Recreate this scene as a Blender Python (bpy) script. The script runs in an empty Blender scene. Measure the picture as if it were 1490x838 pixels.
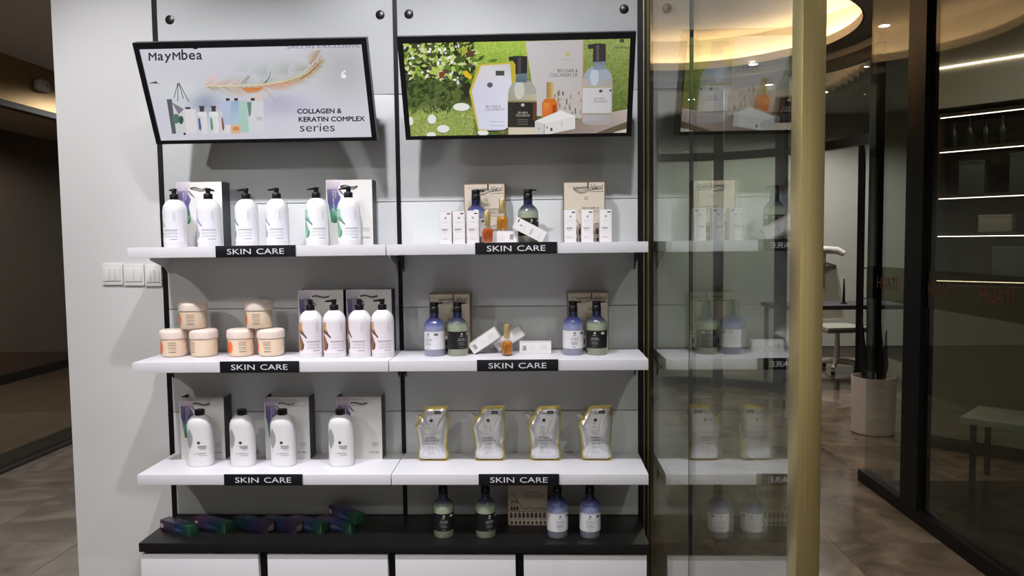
import bpy, bmesh, math, random
import numpy as np
from mathutils import Vector, Matrix
from mathutils.geometry import tessellate_polygon

random.seed(7)
SC = bpy.context.scene
COL = SC.collection
PI = math.pi

# ------------------------------------------------------------------ camera
def camera():
    yaw, pitch, roll = 0.0364, 0.0619, -0.0122
    cy, sy, cp, sp = math.cos(yaw), math.sin(yaw), math.cos(pitch), math.sin(pitch)
    f = Vector((-sy*cp, cy*cp, -sp)); r0 = Vector((cy, sy, 0)); u0 = r0.cross(f)
    r = math.cos(roll)*r0 + math.sin(roll)*u0; u = r.cross(f)
    cam = bpy.data.cameras.new('camera'); cam.sensor_width = 36; cam.lens = 36*1080/1490
    cam.clip_start = .05; cam.clip_end = 60
    o = bpy.data.objects.new('camera', cam); COL.objects.link(o)
    o.matrix_world = Matrix(((r.x, u.x, -f.x, 0), (r.y, u.y, -f.y, -3.15), (r.z, u.z, -f.z, 1.55), (0, 0, 0, 1)))
    SC.camera = o
camera()

# ------------------------------------------------------------------ world, exposure, lamp powers
W = bpy.data.worlds.new('world'); SC.world = W; W.use_nodes = True
W.node_tree.nodes['Background'].inputs[0].default_value = (.8, .85, .9, 1)
W.node_tree.nodes['Background'].inputs[1].default_value = .05
SC.view_settings.view_transform = 'Standard'; SC.view_settings.look = 'None'
SC.view_settings.exposure = 0.0; SC.view_settings.gamma = 1.0
SC.view_settings.use_curve_mapping = False
SC.cycles.max_bounces = 10; SC.cycles.transparent_max_bounces = 24
SC.cycles.sample_clamp_indirect = 4.0
SC.cycles.caustics_reflective = False; SC.cycles.caustics_refractive = False
P_SHELF = 155.0      # W, the shelf spots
P_FILL = 170.0       # W, added downlights out of view that lift the ambient light
P_OFFICE = 115.0
P_HALL = 90.0
E_COVE = 46.0       # cove strip emission

# ------------------------------------------------------------------ helpers
def lin(c):
    out = []
    for v in c[:3]:
        v = v/255.0
        out.append(v/12.92 if v <= .04045 else ((v+.055)/1.055)**2.4)
    return tuple(out)

MATS = {}
def mat(name, rgb=(200, 200, 200), rough=.5, metal=0., trans=0., coat=0., emit=None, estr=0., var=0., vscale=8., spec=.5, bump=0., bscale=60., ior=1.45):
    if name in MATS: return MATS[name]
    m = bpy.data.materials.new(name); m.use_nodes = True; nt = m.node_tree
    b = nt.nodes['Principled BSDF']; c = lin(rgb)
    b.inputs['Base Color'].default_value = (*c, 1); b.inputs['Roughness'].default_value = rough
    b.inputs['Metallic'].default_value = metal; b.inputs['Transmission Weight'].default_value = trans
    b.inputs['Coat Weight'].default_value = coat; b.inputs['Coat Roughness'].default_value = .08
    b.inputs['Specular IOR Level'].default_value = spec; b.inputs['IOR'].default_value = ior
    if emit:
        b.inputs['Emission Color'].default_value = (*lin(emit), 1); b.inputs['Emission Strength'].default_value = estr
    if var or bump:
        tc = nt.nodes.new('ShaderNodeTexCoord')
    if var:
        n = nt.nodes.new('ShaderNodeTexNoise'); n.inputs['Scale'].default_value = vscale; n.inputs['Detail'].default_value = 5
        nt.links.new(tc.outputs['Object'], n.inputs['Vector'])
        r = nt.nodes.new('ShaderNodeValToRGB')
        r.color_ramp.elements[0].position = .3; r.color_ramp.elements[1].position = .7
        r.color_ramp.elements[0].color = (*[v*(1-var) for v in c], 1); r.color_ramp.elements[1].color = (*[min(1, v*(1+var)) for v in c], 1)
        nt.links.new(n.outputs['Fac'], r.inputs['Fac']); nt.links.new(r.outputs['Color'], b.inputs['Base Color'])
    if bump:
        n2 = nt.nodes.new('ShaderNodeTexNoise'); n2.inputs['Scale'].default_value = bscale; n2.inputs['Detail'].default_value = 3
        nt.links.new(tc.outputs['Object'], n2.inputs['Vector'])
        bp = nt.nodes.new('ShaderNodeBump'); bp.inputs['Strength'].default_value = bump; bp.inputs['Distance'].default_value = .002
        nt.links.new(n2.outputs['Fac'], bp.inputs['Height']); nt.links.new(bp.outputs['Normal'], b.inputs['Normal'])
    MATS[name] = m
    return m

def mat_ramp_z(name, stops, rough=.15, trans=0., coat=.5):
    """colour of the thing along its own height"""
    if name in MATS: return MATS[name]
    m = bpy.data.materials.new(name); m.use_nodes = True; nt = m.node_tree; b = nt.nodes['Principled BSDF']
    tc = nt.nodes.new('ShaderNodeTexCoord'); s = nt.nodes.new('ShaderNodeSeparateXYZ'); nt.links.new(tc.outputs['Object'], s.inputs[0])
    h = stops[-1][0]; mm = nt.nodes.new('ShaderNodeMath'); mm.operation = 'DIVIDE'; mm.inputs[1].default_value = h
    nt.links.new(s.outputs['Z'], mm.inputs[0])
    r = nt.nodes.new('ShaderNodeValToRGB'); nt.links.new(mm.outputs[0], r.inputs['Fac'])
    el = r.color_ramp.elements
    while len(el) < len(stops): el.new(.5)
    for e, (z, c) in zip(el, stops): e.position = z/h; e.color = (*lin(c), 1)
    nt.links.new(r.outputs['Color'], b.inputs['Base Color'])
    b.inputs['Roughness'].default_value = rough; b.inputs['Transmission Weight'].default_value = trans; b.inputs['Coat Weight'].default_value = coat
    MATS[name] = m
    return m

def mat_print(name='print', rough=.45, emit=0., metal=0., coat=0.):
    if name in MATS: return MATS[name]
    m = bpy.data.materials.new(name); m.use_nodes = True; nt = m.node_tree; b = nt.nodes['Principled BSDF']
    a = nt.nodes.new('ShaderNodeVertexColor'); a.layer_name = 'ink'
    b.inputs['Roughness'].default_value = rough; b.inputs['Metallic'].default_value = metal; b.inputs['Coat Weight'].default_value = coat
    if emit:
        b.inputs['Base Color'].default_value = (.01, .01, .01, 1)
        nt.links.new(a.outputs['Color'], b.inputs['Emission Color']); b.inputs['Emission Strength'].default_value = emit
    else:
        nt.links.new(a.outputs['Color'], b.inputs['Base Color'])
    MATS[name] = m
    return m

def mat_glass(name, tint=(235, 240, 235), ior=1.5, gain=1.0):
    """a clear pane: passes light straight through, reflects by Fresnel at each face"""
    if name in MATS: return MATS[name]
    m = bpy.data.materials.new(name); m.use_nodes = True; nt = m.node_tree; nt.nodes.clear()
    out = nt.nodes.new('ShaderNodeOutputMaterial'); mx = nt.nodes.new('ShaderNodeMixShader')
    tr = nt.nodes.new('ShaderNodeBsdfTransparent'); tr.inputs[0].default_value = (*lin(tint), 1)
    gl = nt.nodes.new('ShaderNodeBsdfGlossy'); gl.inputs['Roughness'].default_value = 0.0; gl.inputs[0].default_value = (.95, .97, .95, 1)
    fr = nt.nodes.new('ShaderNodeFresnel'); geo = nt.nodes.new('ShaderNodeNewGeometry')
    mp = nt.nodes.new('ShaderNodeMix'); mp.inputs['A'].default_value = ior; mp.inputs['B'].default_value = 1/ior
    nt.links.new(geo.outputs['Backfacing'], mp.inputs['Factor']); nt.links.new(mp.outputs['Result'], fr.inputs['IOR'])
    mm = nt.nodes.new('ShaderNodeMath'); mm.operation = 'MULTIPLY'; mm.use_clamp = True; mm.inputs[1].default_value = gain
    nt.links.new(fr.outputs[0], mm.inputs[0]); nt.links.new(mm.outputs[0], mx.inputs[0])
    nt.links.new(tr.outputs[0], mx.inputs[1]); nt.links.new(gl.outputs[0], mx.inputs[2]); nt.links.new(mx.outputs[0], out.inputs[0])
    MATS[name] = m
    return m

def mat_marble(name, c1, c2, c3, rough):
    if name in MATS: return MATS[name]
    m = bpy.data.materials.new(name); m.use_nodes = True; nt = m.node_tree; b = nt.nodes['Principled BSDF']
    oi = nt.nodes.new('ShaderNodeObjectInfo'); tc = nt.nodes.new('ShaderNodeTexCoord')
    ad = nt.nodes.new('ShaderNodeVectorMath'); ad.operation = 'ADD'
    ms = nt.nodes.new('ShaderNodeMath'); ms.operation = 'MULTIPLY'; ms.inputs[1].default_value = 37.0
    nt.links.new(oi.outputs['Random'], ms.inputs[0]); nt.links.new(tc.outputs['Object'], ad.inputs[0]); nt.links.new(ms.outputs[0], ad.inputs[1])
    n = nt.nodes.new('ShaderNodeTexNoise'); n.inputs['Scale'].default_value = 2.2; n.inputs['Detail'].default_value = 8; n.inputs['Distortion'].default_value = 1.6
    nt.links.new(ad.outputs[0], n.inputs['Vector'])
    r = nt.nodes.new('ShaderNodeValToRGB'); el = r.color_ramp.elements; el.new(.5)
    for e, p, c in zip(el, (.3, .52, .72), (c1, c2, c3)): e.position = p; e.color = (*lin(c), 1)
    nt.links.new(n.outputs['Fac'], r.inputs['Fac']); nt.links.new(r.outputs['Color'], b.inputs['Base Color'])
    b.inputs['Roughness'].default_value = rough
    MATS[name] = m
    return m

class M:
    """collects shapes of ONE part and links them as one mesh object"""
    def __init__(s): s.v = []; s.f = []; s.mi = []
    def add(s, vs, fs, mi=0):
        o = len(s.v); s.v += [tuple(v) for v in vs]; s.f += [tuple(i+o for i in f) for f in fs]; s.mi += [mi]*len(fs); return s
    def box(s, x0, x1, y0, y1, z0, z1, mi=0):
        return s.add([(x0,y0,z0),(x1,y0,z0),(x1,y1,z0),(x0,y1,z0),(x0,y0,z1),(x1,y0,z1),(x1,y1,z1),(x0,y1,z1)],
                     [(0,3,2,1),(4,5,6,7),(0,1,5,4),(1,2,6,5),(2,3,7,6),(3,0,4,7)], mi)
    def hexa(s, b, t, mi=0):
        return s.add(list(b)+list(t), [(0,3,2,1),(4,5,6,7),(0,1,5,4),(1,2,6,5),(2,3,7,6),(3,0,4,7)], mi)
    def lathe(s, prof, seg=32, sx=1., sy=1., cx=0., cy=0., mi=0, n=2.):
        vs = []; fs = []; k = len(prof)
        for r, z in prof:
            for i in range(seg):
                a = 2*PI*i/seg; c, d = math.cos(a), math.sin(a)
                if n != 2.: c = math.copysign(abs(c)**(2/n), c); d = math.copysign(abs(d)**(2/n), d)
                vs.append((cx+r*sx*c, cy+r*sy*d, z))
        for j in range(k-1):
            for i in range(seg):
                i2 = (i+1) % seg; fs.append((j*seg+i, j*seg+i2, (j+1)*seg+i2, (j+1)*seg+i))
        if prof[0][0] > 1e-6: fs.append(tuple(range(seg-1, -1, -1)))
        if prof[-1][0] > 1e-6: fs.append(tuple((k-1)*seg+i for i in range(seg)))
        return s.add(vs, fs, mi)
    def tube(s, pts, r, seg=8, mi=0):
        pts = [Vector(p) for p in pts]; vs = []; fs = []; n = len(pts); up = None
        for i, p in enumerate(pts):
            t = (pts[min(i+1, n-1)]-pts[max(i-1, 0)]).normalized()
            if up is None: up = Vector((0,0,1)) if abs(t.z) < .9 else Vector((1,0,0))
            a = t.cross(up).normalized(); b = a.cross(t).normalized(); up = b
            rr = r[i] if isinstance(r, (list, tuple)) else r
            for k in range(seg):
                th = 2*PI*k/seg; vs.append(p+rr*(math.cos(th)*a+math.sin(th)*b))
        for i in range(n-1):
            for k in range(seg):
                k2 = (k+1) % seg; fs.append((i*seg+k, i*seg+k2, (i+1)*seg+k2, (i+1)*seg+k))
        fs.append(tuple(range(seg-1, -1, -1))); fs.append(tuple((n-1)*seg+k for k in range(seg)))
        return s.add(vs, fs, mi)
    def prism(s, poly, f0, f1, mi=0):
        """poly of 2D points; f0, f1 map a 2D point to the two end faces"""
        n = len(poly); vs = [f0(*p) for p in poly]+[f1(*p) for p in poly]
        tri = tessellate_polygon([[Vector((p[0], p[1], 0)) for p in poly]])
        fs = [tuple(t) for t in tri]+[tuple(i+n for i in reversed(t)) for t in tri]
        fs += [(i, (i+1) % n, (i+1) % n+n, i+n) for i in range(n)]
        return s.add(vs, fs, mi)
    def arc(s, cx, cy, r0, r1, a0, a1, z0, z1, seg=16, mi=0):
        vs = []; fs = []
        for i in range(seg+1):
            a = a0+(a1-a0)*i/seg; c, d = math.cos(a), math.sin(a)
            vs += [(cx+r0*c, cy+r0*d, z0), (cx+r1*c, cy+r1*d, z0), (cx+r1*c, cy+r1*d, z1), (cx+r0*c, cy+r0*d, z1)]
        for i in range(seg):
            o = 4*i
            for k in range(4): fs.append((o+k, o+(k+1) % 4, o+4+(k+1) % 4, o+4+k))
        fs += [(3,2,1,0), tuple(4*seg+k for k in range(4))]
        return s.add(vs, fs, mi)
    def build(s, name, m, parent=None, smooth=False, bevel=0., loc=None, rot=None, sharp=40):
        me = bpy.data.meshes.new(name); me.from_pydata(s.v, [], s.f)
        for mm in (m if isinstance(m, (list, tuple)) else [m]): me.materials.append(mm)
        for p, i in zip(me.polygons, s.mi): p.material_index = i
        bm = bmesh.new(); bm.from_mesh(me); bmesh.ops.recalc_face_normals(bm, faces=bm.faces)
        if bevel:
            es = [e for e in bm.edges if len(e.link_faces) == 2 and e.calc_face_angle(0) > .6]
            bmesh.ops.bevel(bm, geom=es, offset=bevel, segments=2, affect='EDGES', profile=.6, clamp_overlap=True)
        bm.to_mesh(me); bm.free()
        if smooth or bevel:
            me.polygons.foreach_set('use_smooth', [True]*len(me.polygons)); me.set_sharp_from_angle(angle=math.radians(sharp))
        o = bpy.data.objects.new(name, me); COL.objects.link(o); o.parent = parent
        if loc: o.location = loc
        if rot: o.rotation_euler = rot
        return o

def tag(o, label, cat, group=None):
    o['label'] = label; o['category'] = cat
    if group: o['group'] = group
    return o
def thing(name, label, cat, loc=(0,0,0), rotz=0., group=None, rot=None):
    o = bpy.data.objects.new(name, None); COL.objects.link(o); o.empty_display_size = .05
    o.location = loc; o.rotation_euler = rot if rot else (0, 0, rotz)
    return tag(o, label, cat, group)
def struct(o, label=None):
    o['kind'] = 'structure'
    if label: o['label'] = label
    return o
def dup(root, label, loc, rotz=0., rot=None):
    r = root.copy(); COL.objects.link(r); r.location = loc; r.rotation_euler = rot if rot else (0, 0, rotz); r['label'] = label
    for ch in root.children:
        c = ch.copy(); COL.objects.link(c); c.parent = r
        for g in ch.children:
            d = g.copy(); COL.objects.link(d); d.parent = c
    return r

# ---- flat print: coloured polygons laid on a surface
_TXT = {}
def text_tris(body):
    if body in _TXT: return _TXT[body]
    cu = bpy.data.curves.new('t', 'FONT'); cu.body = body; cu.size = 1.; cu.resolution_u = 3
    o = bpy.data.objects.new('t', cu); COL.objects.link(o)
    dg = bpy.context.evaluated_depsgraph_get(); me = bpy.data.meshes.new_from_object(o.evaluated_get(dg))
    me.calc_loop_triangles()
    V = [v.co.xy.copy() for v in me.vertices]; T = [[tuple(V[i]) for i in t.vertices] for t in me.loop_triangles]
    bpy.data.objects.remove(o); bpy.data.curves.remove(cu); bpy.data.meshes.remove(me)
    xs = [p[0] for t in T for p in t]; ys = [p[1] for t in T for p in t]
    _TXT[body] = (T, min(xs), max(xs), min(ys), max(ys))
    return _TXT[body]

def clip(poly, cols, x0, x1, axis):
    for lim, sg in ((x0, 1), (x1, -1)):
        out = []; oc = []; n = len(poly)
        for i in range(n):
            a, b = poly[i], poly[(i+1) % n]; ca, cb = cols[i], cols[(i+1) % n]
            da, db = (a[axis]-lim)*sg, (b[axis]-lim)*sg
            if da >= 0: out.append(a); oc.append(ca)
            if (da > 0 > db) or (da < 0 < db):
                t = da/(da-db); out.append(tuple(a[k]+(b[k]-a[k])*t for k in range(2))); oc.append(tuple(ca[k]+(cb[k]-ca[k])*t for k in range(3)))
        poly, cols = out, oc
        if len(poly) < 3: return [], []
    return poly, cols

class Art:
    def __init__(s, pre=None): s.p = []; s.k = 0; s.pre = pre or (lambda x, y: (x, y))
    def poly(s, pts, col, cols=None, hold=False):
        if not hold: s.k += 1
        cs = [lin(c) for c in cols] if cols else [lin(col)]*len(pts)
        tri = [range(len(pts))] if len(pts) <= 4 else tessellate_polygon([[Vector((a, b, 0)) for a, b in pts]])
        for t in tri: s.p.append(([s.pre(*pts[i]) for i in t], [cs[i] for i in t], s.k))
        return s
    def rect(s, x0, y0, x1, y1, col, col2=None, hz=False, hold=False):
        c2 = col2 or col; cs = [col, c2, c2, col] if hz else [col, col, c2, c2]
        return s.poly([(x0,y0),(x1,y0),(x1,y1),(x0,y1)], col, cs, hold)
    def ell(s, cx, cy, rx, ry, col, n=16, rot=0.):
        c, d = math.cos(rot), math.sin(rot)
        return s.poly([(cx+rx*math.cos(2*PI*i/n)*c-ry*math.sin(2*PI*i/n)*d, cy+rx*math.cos(2*PI*i/n)*d+ry*math.sin(2*PI*i/n)*c) for i in range(n)], col)
    def stroke(s, pts, w, col, hold=False):
        if not hold: s.k += 1
        for i, (a, b) in enumerate(zip(pts[:-1], pts[1:])):
            d = Vector((b[0]-a[0], b[1]-a[1])); 
            if d.length < 1e-9: continue
            nrm = Vector((-d.y, d.x)).normalized()*(w/2)
            s.poly([(a[0]+nrm.x,a[1]+nrm.y),(a[0]-nrm.x,a[1]-nrm.y),(b[0]-nrm.x,b[1]-nrm.y),(b[0]+nrm.x,b[1]+nrm.y)], col, hold=True)
        return s
    def text(s, body, x, y, w, h, col, rot=0., up=1., bold=0.):
        """left-baseline at x,y; fitted to w by h; up=-1 when y grows downwards"""
        T, a, b, c, d = text_tris(body); s.k += 1; sx = w/(b-a); sy = h/(d-c) if h else sx
        cr, sr = math.cos(rot), math.sin(rot)
        offs = [(0, 0)] if not bold else [(-bold, 0), (bold, 0), (0, bold), (0, -bold)]
        for q, (ox, oy) in enumerate(offs):
            if q: s.k += 1
            for t in T:
                pts = []
                for px, py in t:
                    X, Y = (px-a)*sx+ox, (py-c)*sy*up+oy
                    pts.append((x+X*cr-Y*sr, y+X*sr+Y*cr))
                s.p.append(([s.pre(*p) for p in pts], [lin(col)]*3, s.k))
        return s
    def bars(s, x0, x1, ys, th, col, right=False, jag=.35):
        """lines of print too small to read"""
        s.k += 1
        for y in ys:
            L = (x1-x0)*(1-jag*random.random()); a, b = (x1-L, x1) if right else (x0, x0+L)
            s.rect(a, y-th/2, b, y+th/2, col, hold=True)
        return s
    def build(s, name, f, m, parent, step=4e-5, strip=None, box=None, loc=None, rot=None, off=3e-4):
        V = []; Fc = []; Cc = []
        for pts, cols, k in s.p:
            if box:
                for ax in (0, 1):
                    pts, cols = clip(pts, cols, box[ax][0], box[ax][1], ax)
                    if not pts: break
                if not pts: continue
            pieces = [(pts, cols)]
            if strip:
                xs = [p[0] for p in pts]; i0, i1 = math.floor(min(xs)/strip), math.ceil(max(xs)/strip)
                if i1-i0 > 1: pieces = [clip(pts, cols, i*strip, (i+1)*strip, 0) for i in range(i0, i1)]
            for pp, cc in pieces:
                if len(pp) < 3: continue
                o = len(V); V += [tuple(f(p[0], p[1], off+k*step)) for p in pp]; Fc.append(tuple(range(o, o+len(pp)))); Cc += cc
        me = bpy.data.meshes.new(name); me.from_pydata(V, [], Fc)
        ca = me.color_attributes.new('ink', 'FLOAT_COLOR', 'CORNER')
        buf = np.ones((len(Cc), 4), dtype=np.float32); buf[:, :3] = np.array(Cc, dtype=np.float32); ca.data.foreach_set('color', buf.ravel())
        me.materials.append(m); o = bpy.data.objects.new(name, me); COL.objects.link(o); o.parent = parent
        if name == 'print': o['kind'] = 'stuff'
        if loc: o.location = loc
        if rot: o.rotation_euler = rot
        return o

def homog(src):
    """crop pixels of a picture's four corners (tl,tr,br,bl) -> function to 0..1 picture coordinates"""
    A = []; b = []
    for (x, y), (u, v) in zip(src, ((0,1),(1,1),(1,0),(0,0))):
        A += [[x,y,1,0,0,0,-u*x,-u*y],[0,0,0,x,y,1,-v*x,-v*y]]; b += [u, v]
    h = np.linalg.solve(np.array(A, float), np.array(b, float)).tolist()+[1.]
    def g(x, y):
        w = h[6]*x+h[7]*y+h[8]; return ((h[0]*x+h[1]*y+h[2])/w, (h[3]*x+h[4]*y+h[5])/w)
    return g
def ink_kind(o):
    if o.name.startswith('print'): o['kind'] = 'stuff'
def mix(a, b, t): return tuple(a[i]+(b[i]-a[i])*t for i in range(3))

# ------------------------------------------------------------------ materials
white_wall = mat('painted_wall', (214, 213, 212), .6, var=.02, vscale=3, bump=.05, bscale=200)
white_panel = mat('gloss_white_panel', (212, 215, 215), .33, coat=.0, var=.01, vscale=2)
white_shelf = mat('white_shelf', (228, 226, 232), .35, var=.01)
black_metal = mat('black_metal', (13, 12, 15), .45, var=.1, vscale=30, spec=.3)
black_top = mat('black_counter', (22, 21, 22), .38, var=.15, vscale=40)
black_plastic = mat('black_plastic', (20, 18, 22), .3, var=.08)
white_plastic = mat('white_plastic', (238, 236, 238), .3, coat=.2, var=.01)
switch_white = mat('switch_plastic', (226, 224, 222), .35, var=.01)
brass = mat('brushed_brass', (206, 188, 132), .36, metal=1., var=.07, vscale=14)
_n = [n for n in brass.node_tree.nodes if n.type == 'TEX_NOISE'][0]; _t = [n for n in brass.node_tree.nodes if n.type == 'TEX_COORD'][0]
_m = brass.node_tree.nodes.new('ShaderNodeMapping'); _m.inputs['Scale'].default_value = (18, 18, .12)   # brushed along its length
brass.node_tree.links.new(_t.outputs['Object'], _m.inputs['Vector']); brass.node_tree.links.new(_m.outputs['Vector'], _n.inputs['Vector'])
bronze = mat('bronze_sheet', (140, 114, 76), .35, metal=.7, var=.08, vscale=4)
glass = mat_glass('clear_glass', (236, 240, 236))
grey_glass = mat_glass('smoked_glass', (205, 208, 200))
ceil_mat = mat('ceiling_paint', (150, 148, 140), .85, var=.02, vscale=2)
cove_mat = mat('cove_plaster', (238, 232, 222), .85, var=.01)
pr = mat_print()
pr_screen = mat_print('screen_image', .25, emit=.87)

# ------------------------------------------------------------------ structure
Z1, Z2, Z3, ZC, TH, DP = 1.5458, 1.0934, .6436, .3694, .0413, .3033
CZ = 3.28     # ceiling
fl = struct(M().box(-7, 7, -6, 7.7, -.12, -.012).build('floor', mat('floor_bed', (70, 62, 56), .8, var=.1)))
marble_r = mat_marble('polished_marble', (92, 78, 66), (128, 110, 94), (160, 142, 124), .12)
marble_l = mat_marble('grey_brown_marble', (88, 78, 72), (112, 102, 95), (136, 126, 118), .3)
tile_me = {}
for key, mm in (('r', marble_r), ('l', marble_l)):
    t = M().box(.0015, .5985, .0015, .5985, -.012, 0).build('tile', mm, fl); tile_me[key] = t.data; bpy.data.objects.remove(t)
def tiles(key, x0, nx, y0, ny):
    for i in range(nx):
        for j in range(ny):
            o = bpy.data.objects.new('tile', tile_me[key]); COL.objects.link(o); o.parent = fl; o.location = (x0+.6*i, y0+.6*j, 0)
tiles('l', -4.23, 4, -.6, 7)
tiles('r', .29, 7, -1.2, 13)

def ceiling():
    # main ceiling with the round recess
    cx, cy, R = 1.394, 3.358, 1.258
    bm = bmesh.new(); seg = 64
    outer = [bm.verts.new(p) for p in ((-2.06,-6,CZ),(7,-6,CZ),(7,7.7,CZ),(-2.06,7.7,CZ))]
    inner = [bm.verts.new((cx+R*math.cos(2*PI*i/seg), cy+R*math.sin(2*PI*i/seg), CZ)) for i in range(seg)]
    es = [bm.edges.new((outer[i], outer[(i+1) % 4])) for i in range(4)]+[bm.edges.new((inner[i], inner[(i+1) % seg])) for i in range(seg)]
    bmesh.ops.triangle_fill(bm, use_beauty=True, edges=es)
    me = bpy.data.meshes.new('ceiling'); bm.to_mesh(me); bm.free(); me.materials.append(ceil_mat)
    c = bpy.data.objects.new('ceiling', me); COL.objects.link(c); struct(c)
    full = 2*PI
    M().arc(cx, cy, R, R+.012, 0, full, CZ, CZ+.075, 64).build('cove_fascia', cove_mat, c, smooth=True)
    M().arc(cx, cy, R+.012, R+.20, 0, full, CZ+.06, CZ+.075, 64).build('cove_ledge', cove_mat, c, smooth=True)
    M().arc(cx, cy, R+.20, R+.22, 0, full, CZ+.06, CZ+.34, 64).build('cove_wall', cove_mat, c, smooth=True)
    M().lathe([(0, CZ+.34), (R+.22, CZ+.34), (R+.22, CZ+.36), (0, CZ+.36)], 64, cx=cx, cy=cy).build('cove_top', cove_mat, c)
    M().arc(cx, cy, R+.10, R+.12, 0, full, CZ+.078, CZ+.09, 64).build('light_strip', mat('warm_led', (255, 228, 190), .5, emit=(255, 214, 166), estr=E_COVE), c)
    M().box(-7, -2.06, -6, 7.7, 2.9, 2.95).build('hall_ceiling', mat('hall_ceiling_paint', (214, 204, 194), .85, var=.02), c)
    M().box(-2.06, -2.04, -6, 7.7, 2.9, CZ).build('ceiling_step', ceil_mat, c)
ceiling()

# the shelf wall and its panels
UPX = ((-1.6245, -1.604), (-.600, -.583), (.4186, .440))
wb = struct(M().box(-2.06, .444, .02, .26, 0, CZ).build('wall_back', white_wall))
M().box(-2.06, -1.6245, 0, .02, 0, CZ).build('plain_panel', white_wall, wb)
SEAM = [.3694, .8265, 1.2765, 1.7265, 2.177, CZ]
for a, b in ((-1.603, -.601), (-.582, .4176)):
    for z0, z1 in zip(SEAM[:-1], SEAM[1:]):
        M().box(a, b, 0, .02, z0+.0015, z1-.0015).build('panel', white_panel, wb, bevel=.0008)
for a, b in UPX:
    m = M(); m.box(a, b, -.003, .02, 0, CZ); m.build('upright', black_metal, wb)
for x in (-1.549, -.653, -.532, .363):
    M().lathe([(.019, 0), (.019, .002), (.017, .003)], 24).build('hole_cap', black_plastic, wb, smooth=True, loc=(x, 0, 2.505), rot=(PI/2, 0, 0))

# the rest of the shell
struct(M().box(-7, 7, -6.1, -6, 0, 3.3).build('wall_front', mat('shop_wall', (222, 220, 216), .7, var=.05)))
struct(M().box(7, 7.1, -6, 7.7, 0, 3.3).build('wall_right', mat('shop_wall2', (90, 84, 74), .7, var=.05)))
struct(M().box(-7, 7, 7.6, 7.7, 0, 3.3).build('wall_far', mat('office_wall', (196, 197, 186), .8, var=.02)))
hall_wall = struct(M().box(-6.2, -6.1, -6, 7.6, 0, 2.95).build('wall_left', mat('brown_wall', (128, 98, 92), .55, var=.08, vscale=1.5)))
struct(M().box(-6.1, -6.085, -6, 7.6, 0, .11).build('baseboard_left', mat('dark_skirting', (34, 30, 30), .5, var=.1)))
# shopfront across the hall
w3 = struct(M().box(-3.78, -3.70, -6, 7.6, 2.58, 2.9).build('window_3', bronze), 'bronze clad lintel over the dark glazed shopfront across the hall')
M().box(-3.775, -3.705, -6, 7.6, 2.54, 2.58).build('head_frame', mat('dark_frame', (30, 25, 24), .5), w3)
M().box(-3.76, -3.748, -6, 7.6, .02, 2.54).build('pane', grey_glass, w3)
M().box(-4.02, -3.70, -6, 7.6, -.012, .02).build('threshold', mat('dark_stone', (46, 42, 40), .4, var=.15, vscale=12), w3)
struct(M().box(-6.085, -4.02, -6, 7.6, -.012, .004).build('trim_1', mat('inner_floor', (150, 124, 110), .35, var=.12, vscale=3)), 'brown floor inside the shop across the hall')

# glass partition with the brass post, right of the shelves
w1 = struct(M().box(.444, .468, -.02, .26, 0, CZ).build('window_1', black_metal), 'clear glass partition beside the shelves with a brass end post')
M().box(.4405, .4435, -.012, .0, 0, CZ).build('brass_strip', brass, w1)
M().box(.452, .460, -.026, -.02, 0, CZ).build('brass_strip', brass, w1)
M().box(.451, .461, -.905, -.026, .01, CZ-.01).build('pane', glass, w1)
M().box(.451, .461, -1.836, -.909, .01, CZ-.01).build('pane', glass, w1)
M().box(.4505, .4615, -.9095, -.9045, .01, CZ-.01).build('joint', mat('dark_silicone', (30, 32, 30), .5), w1)
M().box(.438, .477, -1.889, -1.836, 0, CZ).build('brass_post', brass, w1, bevel=.002)

# straight glass wall on the far side of the passage
w2 = struct(M().box(2.03, 2.10, -4.5, 1.60, 0, .075).build('window_2', black_metal), 'black framed shopfront glazing on the far side of the passage')
M().box(2.03, 2.10, .865, 1.05, .075, CZ).build('post', black_metal, w2)
M().box(2.055, 2.067, 1.055, 1.56, .075, CZ).build('pane', glass, w2)
M().box(2.055, 2.067, -.75, .86, .075, CZ).build('pane', glass, w2)
M().box(2.055, 2.067, -2.6, -.756, .075, CZ).build('pane', glass, w2)
M().box(2.10, 6.99, -5.99, 1.58, -.012, .002).build('inner_floor', mat('dark_inner_floor', (42, 40, 36), .25, var=.2, vscale=2), w2)
frost = mat_glass('frosted_band', (208, 206, 192), 1.3)
for y0, y1 in ((1.06, 1.555), (-.74, .855)):
    M().box(2.050, 2.0545, y0, y1, 1.175, 1.375).build('frosted_band', frost, w2)
for y0 in (.83, .37, 1.42):
    a = Art(); a.text('HUATI', 0, 0, .25, .07, (112, 44, 36))
    a.build('lettering', lambda x, y, o, y0=y0: (2.0495-o, y0-x, 1.245+y), pr, w2)

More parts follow.
